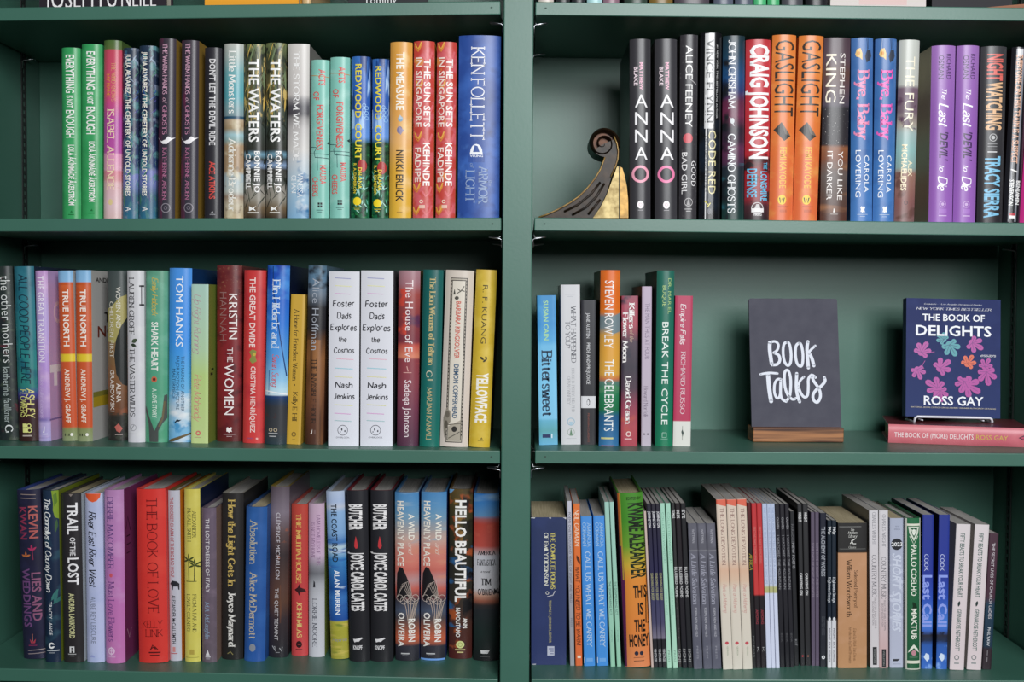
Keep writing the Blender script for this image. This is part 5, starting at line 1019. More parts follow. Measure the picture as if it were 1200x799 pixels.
B('DR', 'h', (723.6, 753.2, 577.5, 733.0, 763, 782.5), ([(577, '#4a8a30'), (610, '#478a2e'), (640, '#6a9a34'), (662, '#c9a83c'), (680, '#dc8c3c'), (740, '#dd8440'), (782, '#e08a5c')], []), [
    poly([(0, 577), (.09, 577), (.04, 640), (0, 640)], '#b5602c'), poly([(0, 640), (.1, 640), (.14, 690), (.07, 782), (0, 782)], '#5c2450'), rect(.06, 578, .11, 680, '#b8963c'), n('EDITED BY', 584, .34, .92, 3.4, '#22361a', 'b'),
    t('KWAME ALEXANDER', 589.5, 678, .68, 16.5, '#1f2a1c', 'bb'), n('THIS', 693.5, .44, .98, 14, '#1c1814', 'bb'), n('IS', 713.5, .60, .82, 13, '#1c1814', 'bb'), n('THE', 733.5, .42, .86, 13.5, '#1c1814', 'bb'), n('HONEY', 751, .20, .98, 13.5, '#1c1814', 'bb'),
    line([(1.0, 694), (.94, 697), (.90, 731), (1, 731)], 1.2, '#1c1814'), ell(.46, 766, 2.4, 2.6, '#2a2a3c'), ell(.66, 766, 2.2, 2.4, '#2a2a3c'), rect(.34, 770.5, .76, 771.4, '#a0603c'), rect(.34, 774.4, .76, 775.3, '#7a4a30')],
  'thick green to orange hardback with tall black capitals on the lower right shelf', sr='#d8cabc', pages=PAGES_TAN, sl='#5c2450')
B('DR', 'p', (754.2, 757.2, 599, 763.4, 766.0, 782.5), '#c9b4ac', [], 'sliver-thin pinkish white paperback, right of the thick green and orange book', d=.12, **PG)
for i, (q, lab) in enumerate((((757.6, 762.8, 590, 766.3, 771.3, 782.5), 'left one of three thin navy paperbacks with white author capitals and a pale waistband'),
                              ((763.1, 768, 590, 771.6, 776.3, 782.5), 'middle one of three thin navy paperbacks with white author capitals'), ((768.3, 773, 590, 776.6, 781.4, 782.5), 'right one of three thin navy paperbacks, beside the pair of mint spines'))):
    B('DR', 'p', q, ([(590, '#26242f'), (680, '#28264a'), (700, '#3a3a5c'), (730, '#4a4866'), (748, '#7a7486'), (749, '#232328'), (782, '#242328')], []), [t('JOHNSTON', 599, 618, .5, 3, '#dcdce0', 'b'), t('SEARCHING FOR BELIEF', 671, 703, .5, 2.8, '#b5b47c', 's'), t('VINTAGE', 760, 775, .5, 2.8, '#b9b9bc', 'b')], lab, **PG)
for q, lab in (((773.3, 778.8, 589.5, 782, 787.2, 783), 'left one of two mint paperbacks in the middle of the lower right shelf'), ((779.8, 785.6, 589.5, 789, 794.3, 783), 'right one of two mint paperbacks, beside the thin black spines')):
    B('DR', 'p', q, ([(589, '#a5d4be'), (783, '#b0dcc4')], []), [t('COLLECTED WONDERS', 600, 660, .5, 2.4, '#7fae98', 's'), t('POEMS BY HAND', 690, 720, .5, 2, '#8ab8a4', 's'), t('PRESS', 762, 776, .5, 2.2, '#7a9a8a', 's')], lab, **PG)
for i, (q, s1, lab) in enumerate((((786.8, 790.6, 589, 795, 798.8, 782), 'TOMAS', 'thinnest charcoal paperback of the black trio, with speckled lettering'), ((791, 797, 589.5, 799.6, 805.8, 783), 'ONE EYE', 'middle black paperback of the trio, wine dark at its left edge'), ((797.3, 803.4, 589.5, 806, 812, 783), 'EYE', 'right black paperback of the trio, beside the grey slanted script spines'))):
    B('DR', 'p', q, ([(589, ('#2f2f30', '#1f171c', '#1d1d20')[i]), (783, ('#353434', '#1f1f26', '#202126')[i])], [nz('#6a6060', .4, .6, .7, y0=690)] if i == 0 else []), [t(s1, 597, 607, .5, 3.4, '#dcdcdc', 'b'), t('BLUEBIRD POEMS', 664, 700, .5, 3, '#c9c9c9', 'b'), t('SIGNS', 760, 776, .5, 3, '#b0b0b0', 's')], lab, **PG)
for q, lab in (((806, 816.6, 613, 813, 823.6, 784), 'left one of three grey paperbacks with flowing italic titles'), ((817, 826.8, 613, 824.4, 835, 784), 'middle one of three grey paperbacks with flowing italic titles'), ((827.1, 838.2, 613, 835.2, 845.4, 784), 'right one of three grey paperbacks, beside the cream spines with coral heads')):
    B('DR', 'p', q, ([(613, '#5f5f6a'), (644, '#5c5c66'), (645, '#8a8a90'), (646, '#5f5f6a'), (784, '#5c5d6c')], [nz('#6f6f7c', .05, .5, .8), nz('#45454f', .12, .64, .7, y0=720, y1=750)]), [t('WITTMAN', 620, 636, .54, 2.8, '#b4b4bc', 's'), t('A Little Salvation', 648, 708, .5, 5.4, '#a8a9b8', 'ri'), t('POEMS NEW AND OLD', 712, 746, .5, 2.4, '#c4c4cc', 's'), t('PRESS', 757, 772, .5, 2, '#9a9aa4', 's')], lab, d=.125, pages=PAGES_GREY)
for q, lab in (((839, 850.8, 585, 847.5, 858.8, 784.5), 'left one of three cream paperbacks with slanted coral heads, its dark side showing'), ((851.1, 863.2, 585, 859.3, 870.3, 784.5), 'middle one of three cream paperbacks with slanted coral heads'), ((863.5, 874.6, 584.5, 870.8, 882, 784.3), 'right one of three cream paperbacks with coral heads, beside a dark wine spine')):
    B('DR', 'p', q, ([(585, '#d9c8b8'), (655, '#d9c6b4'), (668, '#d9b49a'), (680, '#d9bca4'), (690, '#d9cfc0'), (784, '#dad3c6')], []), [poly([(0, 585), (1, 585), (1, 593.5), (0, 590.5)], '#dc6a54'), t('THE LONG DEVOTION', 595, 662, .54, 3.8, '#9a7a72', 'r'), t('Poets on Mothering', 684, 718, .5, 4.2, '#c98a84', 'i'), ell(.5, 753.5, 2.2, 1.9, '#c4525c'), t('GEORGIA', 757.5, 768, .54, 1.8, '#8a9a80', 's')], lab, sl='#3a382a', **PG)
B('DR', 'p', (875, 880.2, 589, 882.3, 886, 783), ([(589, '#5c1c20'), (620, '#3a1618'), (650, '#1f1c1e'), (783, '#1f1e20')], []), [t('AFRICA', 648, 668, .5, 3.4, '#b5a03c', 'ri'), t('POEMS', 745, 770, .5, 2, '#6a6a6a', 's')], 'dark wine to black thin paperback between the cream and the red spines', sl='#4a1216', **PG)
for q, lab in (((880.4, 886.3, 589.5, 886.2, 892, 782.8), 'left one of two red over black thin paperbacks'), ((886.6, 892.6, 589.5, 892.2, 898.2, 782.8), 'right one of two red over black thin paperbacks, beside the thin white trio')):
    B('DR', 'p', q, ([(589, '#b83438'), (696, '#c43c3c'), (698, '#221c20'), (782, '#252026')], []), [t('FIRST WE MAKE THE MORNING', 617, 660, .5, 2.6, '#cf7a74', 's'), t('AMONG', 714, 731, .5, 3, '#8f3440', 'b'), t('K', 758, 764, .5, 2.2, '#9a9a9a', 's')], lab, **PG)
for i, (q, lab) in enumerate((((893, 898.5, 590, 898.6, 904, 783), 'left one of three very thin bluish white paperbacks'), ((898.8, 903, 590, 904.2, 909, 783), 'middle one of three very thin bluish white paperbacks'), ((903.3, 907.5, 590, 909.2, 914, 783), 'right one of three very thin bluish white paperbacks, beside the black spines'))):
    B('DR', 'p', q, ([(590, '#b4c0da'), (685, '#c3cbe0'), (688, '#b5b680'), (694, '#b5b680'), (695, '#d0d6ec'), (783, '#d3d8ee')], []), [t('THE NEW AND SELECTED POEMS OF A LONG LIFE', 594, 684, .5, 2.4, '#8fa0c0', 's')], lab, **PG)
for i, (q, lab) in enumerate((((907.8, 913.4, 590.5, 914.2, 920.2, 782), 'left one of three thin black paperbacks with fine dotted capitals'), ((913.7, 919, 590.5, 920.6, 926.2, 782), 'middle one of three thin black paperbacks with fine dotted capitals'), ((919.3, 924.7, 590.5, 926.5, 931, 782), 'right one of three thin black paperbacks with dotted capitals, beside a shorter dark one'))):
    B('DR', 'p', q, ([(590, '#211f26'), (782, '#202026')], []), [t('OLIVER', 606, 620, .5, 2.6, '#a8a8ac', 's'), t('I WATCHED THE MOUNTAIN', 627, 690, .5, 2.6, '#8f8f94', 's'), t('BOA', 742, 752, .5, 2, '#5a5a5e', 's')], lab, **PG)
B('DR', 'p', (925.6, 931, 599, 931.2, 936.2, 780), '#222326', [t('PARADISE', 614, 636, .4, 2.6, '#6a6a6e', 's'), t('NEW POEMS', 636, 666, .5, 3, '#a8a8ac', 's'), t('KIT', 749, 757, .5, 2.6, '#8a8a8e', 's')], 'short thin charcoal paperback, lowest top among the black spines', **PG)
for q, c, lab in (((934.6, 939.4, 590, 938.2, 943.6, 780), '#c43a44', 'left one of two thin black paperbacks with a bold white author word'), ((940.2, 947, 590, 944.4, 950, 780), '#a86a5a', 'right one of two thin black paperbacks with a bold white word, beside purple grey spines')):
    B('DR', 'p', q, ([(590, '#2f2f31'), (780, '#2a2a2d')], []), [t('WRIGHT', 600, 611, .5, 3.4, '#e3e3e3', 'b'), t('CARRYING ON', 671, 697, .5, 3, '#dcdcdc', 'b'), ell(.5, 768.6, 1.1, 1, c)], lab, sl='#121214', **PG)
for q, lab in (((950.2, 954.6, 600, 951, 955.6, 780), 'left one of two thin purple grey paperbacks'), ((955, 960, 600, 956, 960.2, 780), 'right one of two thin purple grey paperbacks, beside the dark navy spine')):
    B('DR', 'p', q, ([(600, '#5c5264'), (780, '#5f5468')], []), [t('SOME DAYS OF NIGHT AND WATER', 636, 700, .5, 2.6, '#8f8494', 's')], lab, **PG)
B('DR', 'p', (960.4, 968.3, 601, 960.5, 968.7, 781), ([(601, '#1e2130'), (781, '#24282f')], []), [t('THE ALCHEMY OF WORDS', 617, 675, .5, 4.8, '#a8acb4', 'b'), t('SELECTED VERSES', 722, 744, .5, 4, '#4f535a', 's'), ring(.5, 770, 2.2, 1.2, '#e3e6e8')], 'dark navy paperback with grey condensed capitals and a white crescent mark', **PG)
for q, lab in (((969.6, 974.5, 609.5, 969.6, 974.6, 782.5), 'left one of two thin navy paperbacks with speckled white feet'), ((974.9, 980.2, 609.5, 974.9, 980.2, 782.5), 'right one of two thin navy paperbacks with white feet, beside the thick tan book')):
    B('DR', 'p', q, ([(609, '#182430'), (726, '#1a2432'), (727.5, '#d3d4da'), (782, '#dcdce0')], []), [t('Wu', 617, 626, .5, 3.6, '#e8eaec', 'hb'), t('Eighteen Songs', 676, 706, .5, 3, '#c9ced4', 'rb'), ell(.5, 725, 1.6, 2.2, '#d9dce0'), t('NIGHT SKY SONGS', 736, 776, .5, 2.2, '#5a5a66', 'b')], lab, **PG)
B('DR', 'p', (982.2, 1016, 612.5, 982.2, 1016, 783), ([(612, '#2b2a2a'), (645, '#2a2929'), (647, '#1c1712'), (648, '#c0906c'), (783, '#bd8d64')], [nz('#c99a78', .05, .5, .8, y0=648)]), [
    line([(.04, 617), (.80, 617)], .6, '#8a8a88'), line([(.04, 643), (.96, 643)], .6, '#6a6a68'), n('The', 620.5, .44, .56, 2.6, '#d9d9d4', 'ri'), n('Modern', 624, .34, .66, 3, '#d9d9d4', 'ri'), n('Library', 628, .36, .66, 3, '#d9d9d4', 'ri'), line([(.42, 637), (.5, 633), (.60, 631)], 1, '#d9d9d4'), line([(.46, 633), (.52, 637), (.62, 637)], 1, '#d9d9d4'), n('Classics', 641, .36, .62, 2.4, '#b9b9b4', 'ri'),
    t('Selected Poetry of', 668, 712, .62, 4, '#5a3c28', 'r'), t('William Wordsworth', 655, 723, .38, 5.6, '#46301f', 'r'), t('Edited by Mark Van Doren', 736, 774, .58, 3, '#8a6444', 'ri'), t('Introduction by David Bromwich', 734, 777, .42, 3, '#8a6444', 'ri')], 'thick tan paperback with a black panel across its head', pages=PAGES_TAN, d=.128)
for i, (q, lab) in enumerate((((1018.2, 1029.6, 598, 1020.2, 1030.2, 782.5), 'left one of two whitish paperbacks with black foot tags, right of the thick tan book'), ((1029.9, 1041, 598, 1030.5, 1041, 782.5), 'right one of two whitish paperbacks with a black foot tag, fading to blush'))):
    yo = 2.5 * i
    B('DR', 'p', q, ([(598, '#d3d0d4'), (680, '#d0cace'), (782, ('#d3cdd0', '#cba4a4')[i])], []), [t('CHARLES WRIGHT', 600 + yo, 638 + yo, .52, 3.6, '#8a8a90', 'r'), t('COUNTRY MUSIC', 650 + yo, 699 + yo, .5, 5, '#55555c', 'rl'), t('SELECTED EARLY POEMS', 700 + yo, 736 + yo, .62, 2.2, '#7a7478', 's'), t('SECOND EDITION', 704 + yo, 732 + yo, .36, 2.2, '#7a7478', 's'), rect(.28, 758 + yo, .74, 779 + yo, '#26262a'), t('WESLEYAN', 760 + yo, 777 + yo, .5, 2.2, '#9a9a9a', 's')], lab, sl='#8f8c86', **PG)
B('DR', 'p', (1043, 1059, 607, 1042.8, 1058.6, 782.5), ([(607, '#a9b0c4'), (782, '#b8bcd0')], [nz('#c9cee0', .12, .55, .62, sx=.3, sy=1.2, y0=655, y1=745)]), [n('THE BEST', 616.5, .36, .7, 1.4, '#7a8094', 's'), n('AMERICAN', 620, .3, .74, 1.6, '#7a8094', 's'), ell(.5, 637.5, 6.8, 6.8, '#26282f'), n('2023', 637.5, .10, .92, 4.4, '#eef0f2', 'b'), t('SHORT STORIES', 648, 740, .5, 10, '#ccd2e2', 'bi'), poly([(.22, 772), (.76, 772), (.56, 774.6), (.24, 774.6)], '#2a2c34'), rect(.22, 777.6, .8, 778.2, '#8f94a8')], 'pale blue grey paperback with a round black badge reading a year', pages=PAGES_TAN)
B('DR', 'h', (1061.8, 1079.4, 607, 1062, 1079.2, 785), ([(607, '#2c6a46'), (785, '#245a3c')], []), [
    rect(0, 607, .08, 785, '#c9cabf'), rect(.94, 607, 1, 785, '#c9cabf'), rect(.08, 613.5, .94, 616, '#dcdccc'), rect(.08, 774, .94, 777.5, '#dcdccc'), rect(0, 783.4, 1, 785, '#c9cabf'),
    poly([(.16, 617), (.88, 617), (.82, 625), (.52, 634), (.22, 625)], '#d3dacb'), poly([(.28, 618.5), (.76, 618.5), (.70, 624), (.52, 630.5), (.34, 624)], '#2a5c40'), leaf(.52, 619.5, 8, 90, 4.4, '#e9ece2'), leaf(.36, 620, 5, 60, 2, '#d3dacb'), leaf(.68, 620, 5, 120, 2, '#d3dacb'), line([(.24, 628), (.52, 638), (.80, 628)], .9, '#d3dacb'),
    t('PAULO COELHO', 639, 698, .52, 6.4, '#e6e9dc', 'b'), leaf(.44, 705, 10, 60, 4.4, '#17301f'), leaf(.6, 707, 8, 110, 3, '#17301f'), t('MAKTUB', 713, 749, .54, 6.4, '#eceee2', 'b'), poly([(.12, 765), (.26, 760), (.40, 757), (.52, 755), (.64, 757), (.78, 760), (.90, 765), (.7, 762), (.52, 759), (.34, 762)], '#dfe3d6'), ell(.52, 765, 3, 3.2, '#c08a94'), rect(.22, 769.6, .8, 770.4, '#6a8a74')], 'green hardback with cream ornamental frame and lettering', sl='#a9aaa4', pages=PAGES_GREY, bulge=.003, d=.135)
for i, (q, lab) in enumerate((((1081.3, 1094.7, 603, 1080, 1092.3, 783.5), 'left one of two deep blue paperbacks with a large light blue title'), ((1100.6, 1113.6, 603, 1097.3, 1109.8, 784), 'right one of two deep blue paperbacks, its black side showing, beside the white pair'))):
    B('DR', 'p', q, ([(603, '#2c3a8c'), (675, '#2a3a96'), (700, '#2f50b4'), (730, '#4a80d8'), (738, '#3f6cc8'), (744, '#2a2c3c'), (750, '#24304c'), (756, '#2f5cac'), (783, '#3a6cc4')], [nz('#1c1c28', .08, .5, .62, y0=740, y1=752), nz('#7fa8e8', .1, .58, .7, y0=756)]), [
        t('COOK', 649, 669, .36, 5, '#c4cdf0', 's'), t('Last Call', 673.5, 734, .48, 10, '#8ea0ea', 'bb'), poly([(.2, 770), (.4, 765), (.7, 767), (.72, 772), (.5, 775)], '#d3e2f4')], lab, sl='#10122a', **PG)
for i, (q, lab) in enumerate((((1121, 1138, 614, 1113.2, 1129.6, 785), 'left one of two white paperbacks with decorated green capitals on the lower right shelf'), ((1143, 1159.6, 614.5, 1132.8, 1150, 785), 'right one of two white paperbacks with decorated green capitals, beside the wine spine'))):
    B('DR', 'p', q, ([(614, '#dad2d4'), (785, '#dccdd0')], []), [t('FIFTY BEASTS TO BREAK YOUR HEART', 625, 700, .46, 5.2, '#4f6a64', 'b'), leaf(.46, 704, 7, 100, 3, '#2c3c3a'), t('GENNAROSE NETHERCOTT', 714, 763, .46, 5, '#56706a', 'b'), ring(.44, 770.5, 3, 1, '#7a7f80'), rect(.28, 776.5, .62, 778, '#8a8f90')], lab, sl='#bdb8b2', **PG)
B('DR', 'p', (1159.8, 1170.6, 625, 1151, 1161.8, 784.5), ([(625, '#4c3440'), (700, '#482f3c'), (708, '#243c50'), (757, '#22384a'), (761, '#33282e'), (785, '#2f262c')], []), [t('THE SECRET LIVES OF CHURCH LADIES', 636, 725, .5, 3.4, '#d3cdd2', 's'), t('PHILYAW', 735, 757, .5, 3.4, '#dfe3e8', 's'), rect(.42, 762, .5, 768, '#8a8488'), rect(.42, 770, .5, 776, '#8a8488')], 'wine and navy paperback at the right end of the lower right shelf', **PG)

# ================================================================== top shelf: only the feet of these show
def foot(key, kind, x0, x1, y, art, label, items=(), h=205, **kw):
    B(key, kind, (x0, x1, y - h, x0, x1, y), art, list(items), label, Y=.012, **kw)
for x0, x1, c, k, lab in ((631, 649, '#c9c0b8', 'h', 'cream book foot, first beside the divider on the top shelf'), (651.5, 668, '#2f3032', 'h', 'charcoal book foot, second from the divider on the top shelf'), (670, 686, '#2c2c30', 'h', 'black book foot between charcoal and pale cyan on the top shelf'),
        (688, 706, '#a8d0d4', 'h', 'pale cyan book foot on the top shelf'), (707, 726, '#8a6a78', 'h', 'mauve book foot on the top shelf'), (732, 759, '#33433a', 'h', 'dark green book foot on the top shelf'), (761, 789, '#7a6030', 'h', 'olive gold book foot on the top shelf'),
        (791, 832, '#4c444c', 'h', 'widest plum grey book foot on the top shelf'), (837, 860, '#5a6070', 'h', 'left slate blue book foot, right of the plum grey one on the top shelf'), (862, 883, '#555b6a', 'h', 'right slate blue book foot, left of the bright green pair on the top shelf'),
        (884, 898.5, '#4cae74', 'h', 'left bright green book foot on the top shelf'), (900, 914, '#48a86e', 'h', 'right bright green book foot on the top shelf'), (917, 942, '#4a4a50', 'h', 'grey book foot right of the green pair on the top shelf'), (945, 971, '#222226', 'h', 'black book foot left of the large white display book on the top shelf')):
    yb = SH['AR'].p0
    foot('AR', k, x0, x1, 3.0 + (x0 - 628) * .0119, c, lab, h=200 + (int(x0) * 7) % 17)

# ------------------------------------------------------------------ books shown face out
def on_shelf(key, px, Y):
    """point on the shelf's top at picture column px and depth Y"""
    s = SH[key]
    x = 0.0
    pz = s.p0.z
    for _ in range(4):
        d = Vector((0, 0, 0))
        # column px at depth Y and height pz
        a, b = P(px, 0, Y), P(px, 799, Y)
        f = (pz - a.z) / (b.z - a.z)
        x = a.x + (b.x - a.x) * f
        pz = s.p0.z + s.d.z / s.d.x * (x - s.p0.x)
    return Vector((x, Y, pz))

def face_book(matrix, wd, h, thick, col, items, wpx, yt, yb, label, group, kind='h', pages=None, side=None):
    """local: x across the front cover (0 = spine edge at left), y back, z up"""
    root = empty('hardcover_book' if kind == 'h' else 'paperback_book', label, 'book', matrix, group)
    th = .0022 if kind == 'h' else .0006
    stops, noises = col if isinstance(col, tuple) else (col, [])
    am = art_mat(stops, noises, wpx, yt, yb, .5, .15)
    mats = [am, plain(side, .45) if side else am]
    V, F, MI, UV = [], [], [], []
    def sheet(x0, x1, y0, y1):
        v, f = box_vf(x0, x1, y0, y1, 0, h)
        b0 = len(V)
        V.extend(v); UV.extend([(p[0] / wd, 1 - p[2] / h) for p in v])
        F.extend([tuple(i + b0 for i in q) for q in f]); MI.extend([0] * 6)
    sheet(0, wd, 0, th); sheet(0, wd, thick - th, thick); sheet(0, th, th, thick - th)
    MI[12:18] = [1] * 6
    for j, it in enumerate(items):
        v, f, c = item_vf(it, wpx)
        m = plain(c, .4)
        if m not in mats: mats.append(m)
        b0 = len(V)
        for x, y in v:
            V.append(((x / wpx + .5) * wd, -0.0001 - .000006 * j, max(.0004, min(h - .0004, h * (yb - y) / (yb - yt))))); UV.append((.5, .5))
        F.extend([tuple(i + b0 for i in q) for q in f]); MI.extend([mats.index(m)] * len(f))
    mesh_obj('dust_jacket' if kind == 'h' else 'cover', V, F, mats, MI, parent=root, uv=UV)
    pad = .003 if kind == 'h' else .0003
    v, f = box_vf(th, wd - pad, th, thick - th, pad, h - pad)
    mesh_obj('page_block', v, f, pages or PAGES, parent=root)
    return root

def stand_frame(key, x0, x1, Y, lean):
    a, b = on_shelf(key, x0, Y), on_shelf(key, x1, Y)
    ex = (b - a).normalized()
    up = Vector((0, 0, 1)) - ex * ex.z
    up.normalize()
    ey = up.cross(ex)
    m = Matrix(((ex.x, ey.x, up.x, a.x), (ex.y, ey.y, up.y, a.y), (ex.z, ey.z, up.z, a.z + .0003 + .032 * math.sin(lean)), (0, 0, 0, 1)))
    return m @ Matrix.Rotation(-lean, 4, 'X'), (b - a).length

gt = 'books on the top shelf, left bay'
m, wd = stand_frame('AL', 46, 195, .02, .06)
face_book(m, wd, .225, .03, '#2a252c', [n('JOSEPH', -6, .045, .49, 26, '#ece9ea', 's'), n("O'NEILL", -6, .53, .92, 26, '#ece9ea', 's')], 149, -190, 7.4, 'black book standing face out with big white author capitals on the top shelf', gt)
m, wd = stand_frame('AL', 240, 350, .02, .06)
face_book(m, wd, .225, .028, '#e09a2c', [], 110, -190, 5, 'orange book standing face out on the top shelf', gt)
m, wd = stand_frame('AL', 408, 500, .02, .06)
face_book(m, wd, .22, .028, '#2c2e30', [n('Tommy', -3.0, .2, .62, 9, '#d9d9d9', 's')], 92, -190, 3, 'dark grey face-out book between the orange one and the divider, top shelf', gt)
m, wd = stand_frame('AL', 353, 364, .05, .0)
B('AL', 'h', (354, 364, -190, 354, 364, 3.5), '#c9a878', [], 'narrow tan book foot beside the orange face-out book on the top shelf', Y=.03)
m, wd = stand_frame('AR', 973, 1085, .018, .06)
face_book(m, wd, .22, .022, '#cfc6c2', [rect(.3, -20, .8, 3, '#c9aaa6')], 112, -190, 6.5, 'white book standing face out on the right part of the top shelf', 'books on the top shelf, right bay', kind='p')
m, wd = stand_frame('AR', 1092, 1186, .05, .06)
face_book(m, wd, .22, .026, '#2b2a2e', [], 94, -190, 7, 'black book standing face out at the right end of the top shelf', 'books on the top shelf, right bay')

WOOD = wood_mat('#43210e', '#a87044', 'oiled_oak', (5, 40, 260))
# brown wedge-shaped wooden block lying at the right end of the top shelf
a = on_shelf('AR', 1150, .012)
b = on_shelf('AR', 1228, .012)
e = SH['AR'].d
L = (b - a).length
V = [(0, 0, 0), (L, 0, 0), (L, 0, .011), (0, 0, .002), (0, .03, 0), (L, .03, 0), (L, .03, .011), (0, .03, .002)]
F = [(0, 1, 2, 3), (5, 4, 7, 6), (3, 2, 6, 7), (0, 4, 5, 1), (1, 5, 6, 2), (4, 0, 3, 7)]
wo = mesh_obj('wooden_wedge', V, F, wood_mat('#6a3418', '#8f5226', 'red_brown_wood'), matrix=Matrix(((e.x, 0, -e.z, a.x), (0, 1, 0, a.y), (e.z, 0, e.x, a.z + .0002), (0, 0, 0, 1))))
wo['label'] = 'reddish brown wooden wedge at the right end of the top shelf'
wo['category'] = 'wood block'

# ------------------------------------------------------------------ chalkboard sign on its wooden foot
s = SH['CR']
pl = hit(883, 518.4, s.p0, s.nrm); pr = hit(988, 518.4, s.p0, s.nrm)
Ys = (pl.y + pr.y) / 2
pl.y = pr.y = Ys
sw = (pr - pl).length
ex = (pr - pl).normalized()
sroot = empty('chalkboard_sign', 'small charcoal chalkboard sign with white brush lettering in a wooden foot', 'sign', Matrix(((ex.x, 0, -ex.z, pl.x), (0, 1, 0, Ys), (ex.z, 0, ex.x, pl.z + .0003), (0, 0, 0, 1))))
bh = (P(935, 501.6, Ys) - P(935, 518.4, Ys)).length
foot_o = bev_box('wooden_foot', 0, sw, 0, .042, 0, bh, WOOD, sroot, .0012)
slate = NT('chalkboard')
tc_ = slate.n('ShaderNodeTexCoord'); no_ = slate.n('ShaderNodeTexNoise'); no_.inputs['Scale'].default_value = 45; no_.inputs['Detail'].default_value = 6
slate.l(tc_.outputs['Object'], no_.inputs['Vector'])
slate.l(slate.ramp(no_.outputs[0], [(.3, lin('#434350')), (.7, lin('#4c4c58'))]), slate.b.inputs['Base Color'])
slate.b.inputs['Roughness'].default_value = .6
slate.b.inputs['Specular IOR Level'].default_value = .2
# board: set in the foot's slot, tilted back
DEPS = 0.012
k = P(881, 501, Ys + DEPS); k2 = P(986.2, 501, Ys + DEPS)
bw = (k2 - k).length
lean = math.radians(10)
kt = hit(927, 349.3, k, Vector((0, -math.cos(lean), math.sin(lean))))
bhh = (kt - Vector((kt.x, k.y, k.z))).length
bm_ = Matrix.Translation(Vector((k.x - pl.x, DEPS, bh - .002))) @ Matrix.Rotation(-lean, 4, 'X')
R, pts = .0035, []
for cx, cz, a0 in ((bw - R, bhh - R, 0), (R, bhh - R, 90)):
    for q in range(5):
        an = math.radians(a0 + 90 * q / 4)
        pts.append((cx + R * math.cos(an), cz + R * math.sin(an)))
pts = [(0, 0), (bw, 0)] + pts
V = [(x, 0, z) for x, z in pts] + [(x, .004, z) for x, z in pts]
m_ = len(pts)
F = [tuple(range(m_)), tuple(range(m_, 2 * m_))[::-1]] + [(i, m_ + i, m_ + (i + 1) % m_, (i + 1) % m_) for i in range(m_)]
board = mesh_obj('chalk_board', V, F, slate.m, parent=sroot, matrix=bm_)
# brush lettering, strokes read off in photo pixels (quad 875.5..986 x 349..501)
def bp(px, py):
    fy = (501.0 - py) / 152.0
    xl = 881.0 - 5.6 * fy; xr = 986.2 - 8.4 * fy
    return ((px - xl) / (xr - xl) * bw, fy * bhh)
c7 = lambda x, y: bp(860 + x / 8.0, 340 + y / 8.0)
c8 = lambda x, y: bp(860 + x / 8.0, 430 + y / 8.0)
strokes = [
    (c7, [(325, 490), (325, 560), (345, 690)], 3.8), (c7, [(335, 485), (375, 480), (405, 510), (395, 560), (365, 585)], 2.6), (c7, [(365, 585), (410, 610), (420, 660), (395, 695), (350, 700)], 3.0),
    (c7, [(485, 485), (455, 510), (450, 590), (465, 670), (495, 705), (520, 680), (525, 600), (510, 510), (485, 485)], 2.8),
    (c7, [(600, 495), (570, 520), (565, 600), (580, 680), (610, 712), (632, 690), (635, 600), (620, 520), (600, 495)], 2.8),
    (c7, [(678, 480), (672, 560), (688, 725)], 3.4), (c7, [(748, 518), (700, 565), (690, 590)], 2.4), (c7, [(695, 590), (720, 640), (738, 705)], 3.4),
    (c8, [(243, 68), (320, 55), (400, 60)], 2.4), (c8, [(312, 70), (325, 200), (345, 318)], 4.2),
    (c8, [(435, 115), (400, 115), (375, 160), (375, 240), (400, 290), (425, 270), (432, 200), (432, 120)], 2.6), (c8, [(432, 130), (432, 250), (450, 300), (485, 320)], 2.8),
    (c8, [(485, 320), (520, 260), (525, 120), (505, 40), (480, 30), (465, 70), (472, 180), (500, 260), (545, 300), (575, 290)], 2.8),
    (c8, [(580, 60), (578, 180), (590, 260), (612, 322)], 3.2), (c8, [(648, 90), (610, 130), (600, 180)], 2.4), (c8, [(600, 190), (620, 240), (655, 280), (685, 260), (690, 180), (690, 110), (720, 72), (755, 95)], 2.8),
    (c8, [(720, 80), (740, 130), (790, 200), (805, 270), (780, 325), (745, 310), (735, 260), (765, 210), (810, 175), (845, 130), (838, 95)], 3.0)]
V, F = [], []
ppm = bw / 105.0
for si, (fn, pp, wdt) in enumerate(strokes):
    q2 = [fn(x, y) for x, y in pp]
    sp = _spl(q2) if len(q2) > 2 else q2
    b0 = len(V)
    V2, F2 = [], []
    ribbon(sp, lambda dx, dy: wdt * ppm * 1.15, V2, F2)
    for endp in (sp[0], sp[-1]):
        c0 = len(V2)
        V2 += [(endp[0] + wdt * ppm * .575 * math.cos(i * math.pi / 5), endp[1] + wdt * ppm * .575 * math.sin(i * math.pi / 5)) for i in range(10)]
        F2.append(tuple(range(c0, c0 + 10)))
    V += [(x, -.0003 - .00003 * si, z) for x, z in V2]
    F += [tuple(i + b0 for i in f) for f in F2]
le = mesh_obj('brush_lettering', V, F, plain('#dfe3ee', .6, name='white_paint'), parent=board)

# ------------------------------------------------------------------ pink book lying flat, easel and face-out book on it
pA = hit(1041, 519.0, s.p0, s.nrm); pB = hit(1200, 524.6, s.p0, s.nrm)
ex = (pB - pA); ex.z = 0; ex.normalize()
thk = (P(1041, 497.2, pA.y) - P(1041, 519, pA.y)).length
Lb = .192
ang = math.atan2(ex.y, ex.x)
sl_ = math.atan2(s.d.z, s.d.x)
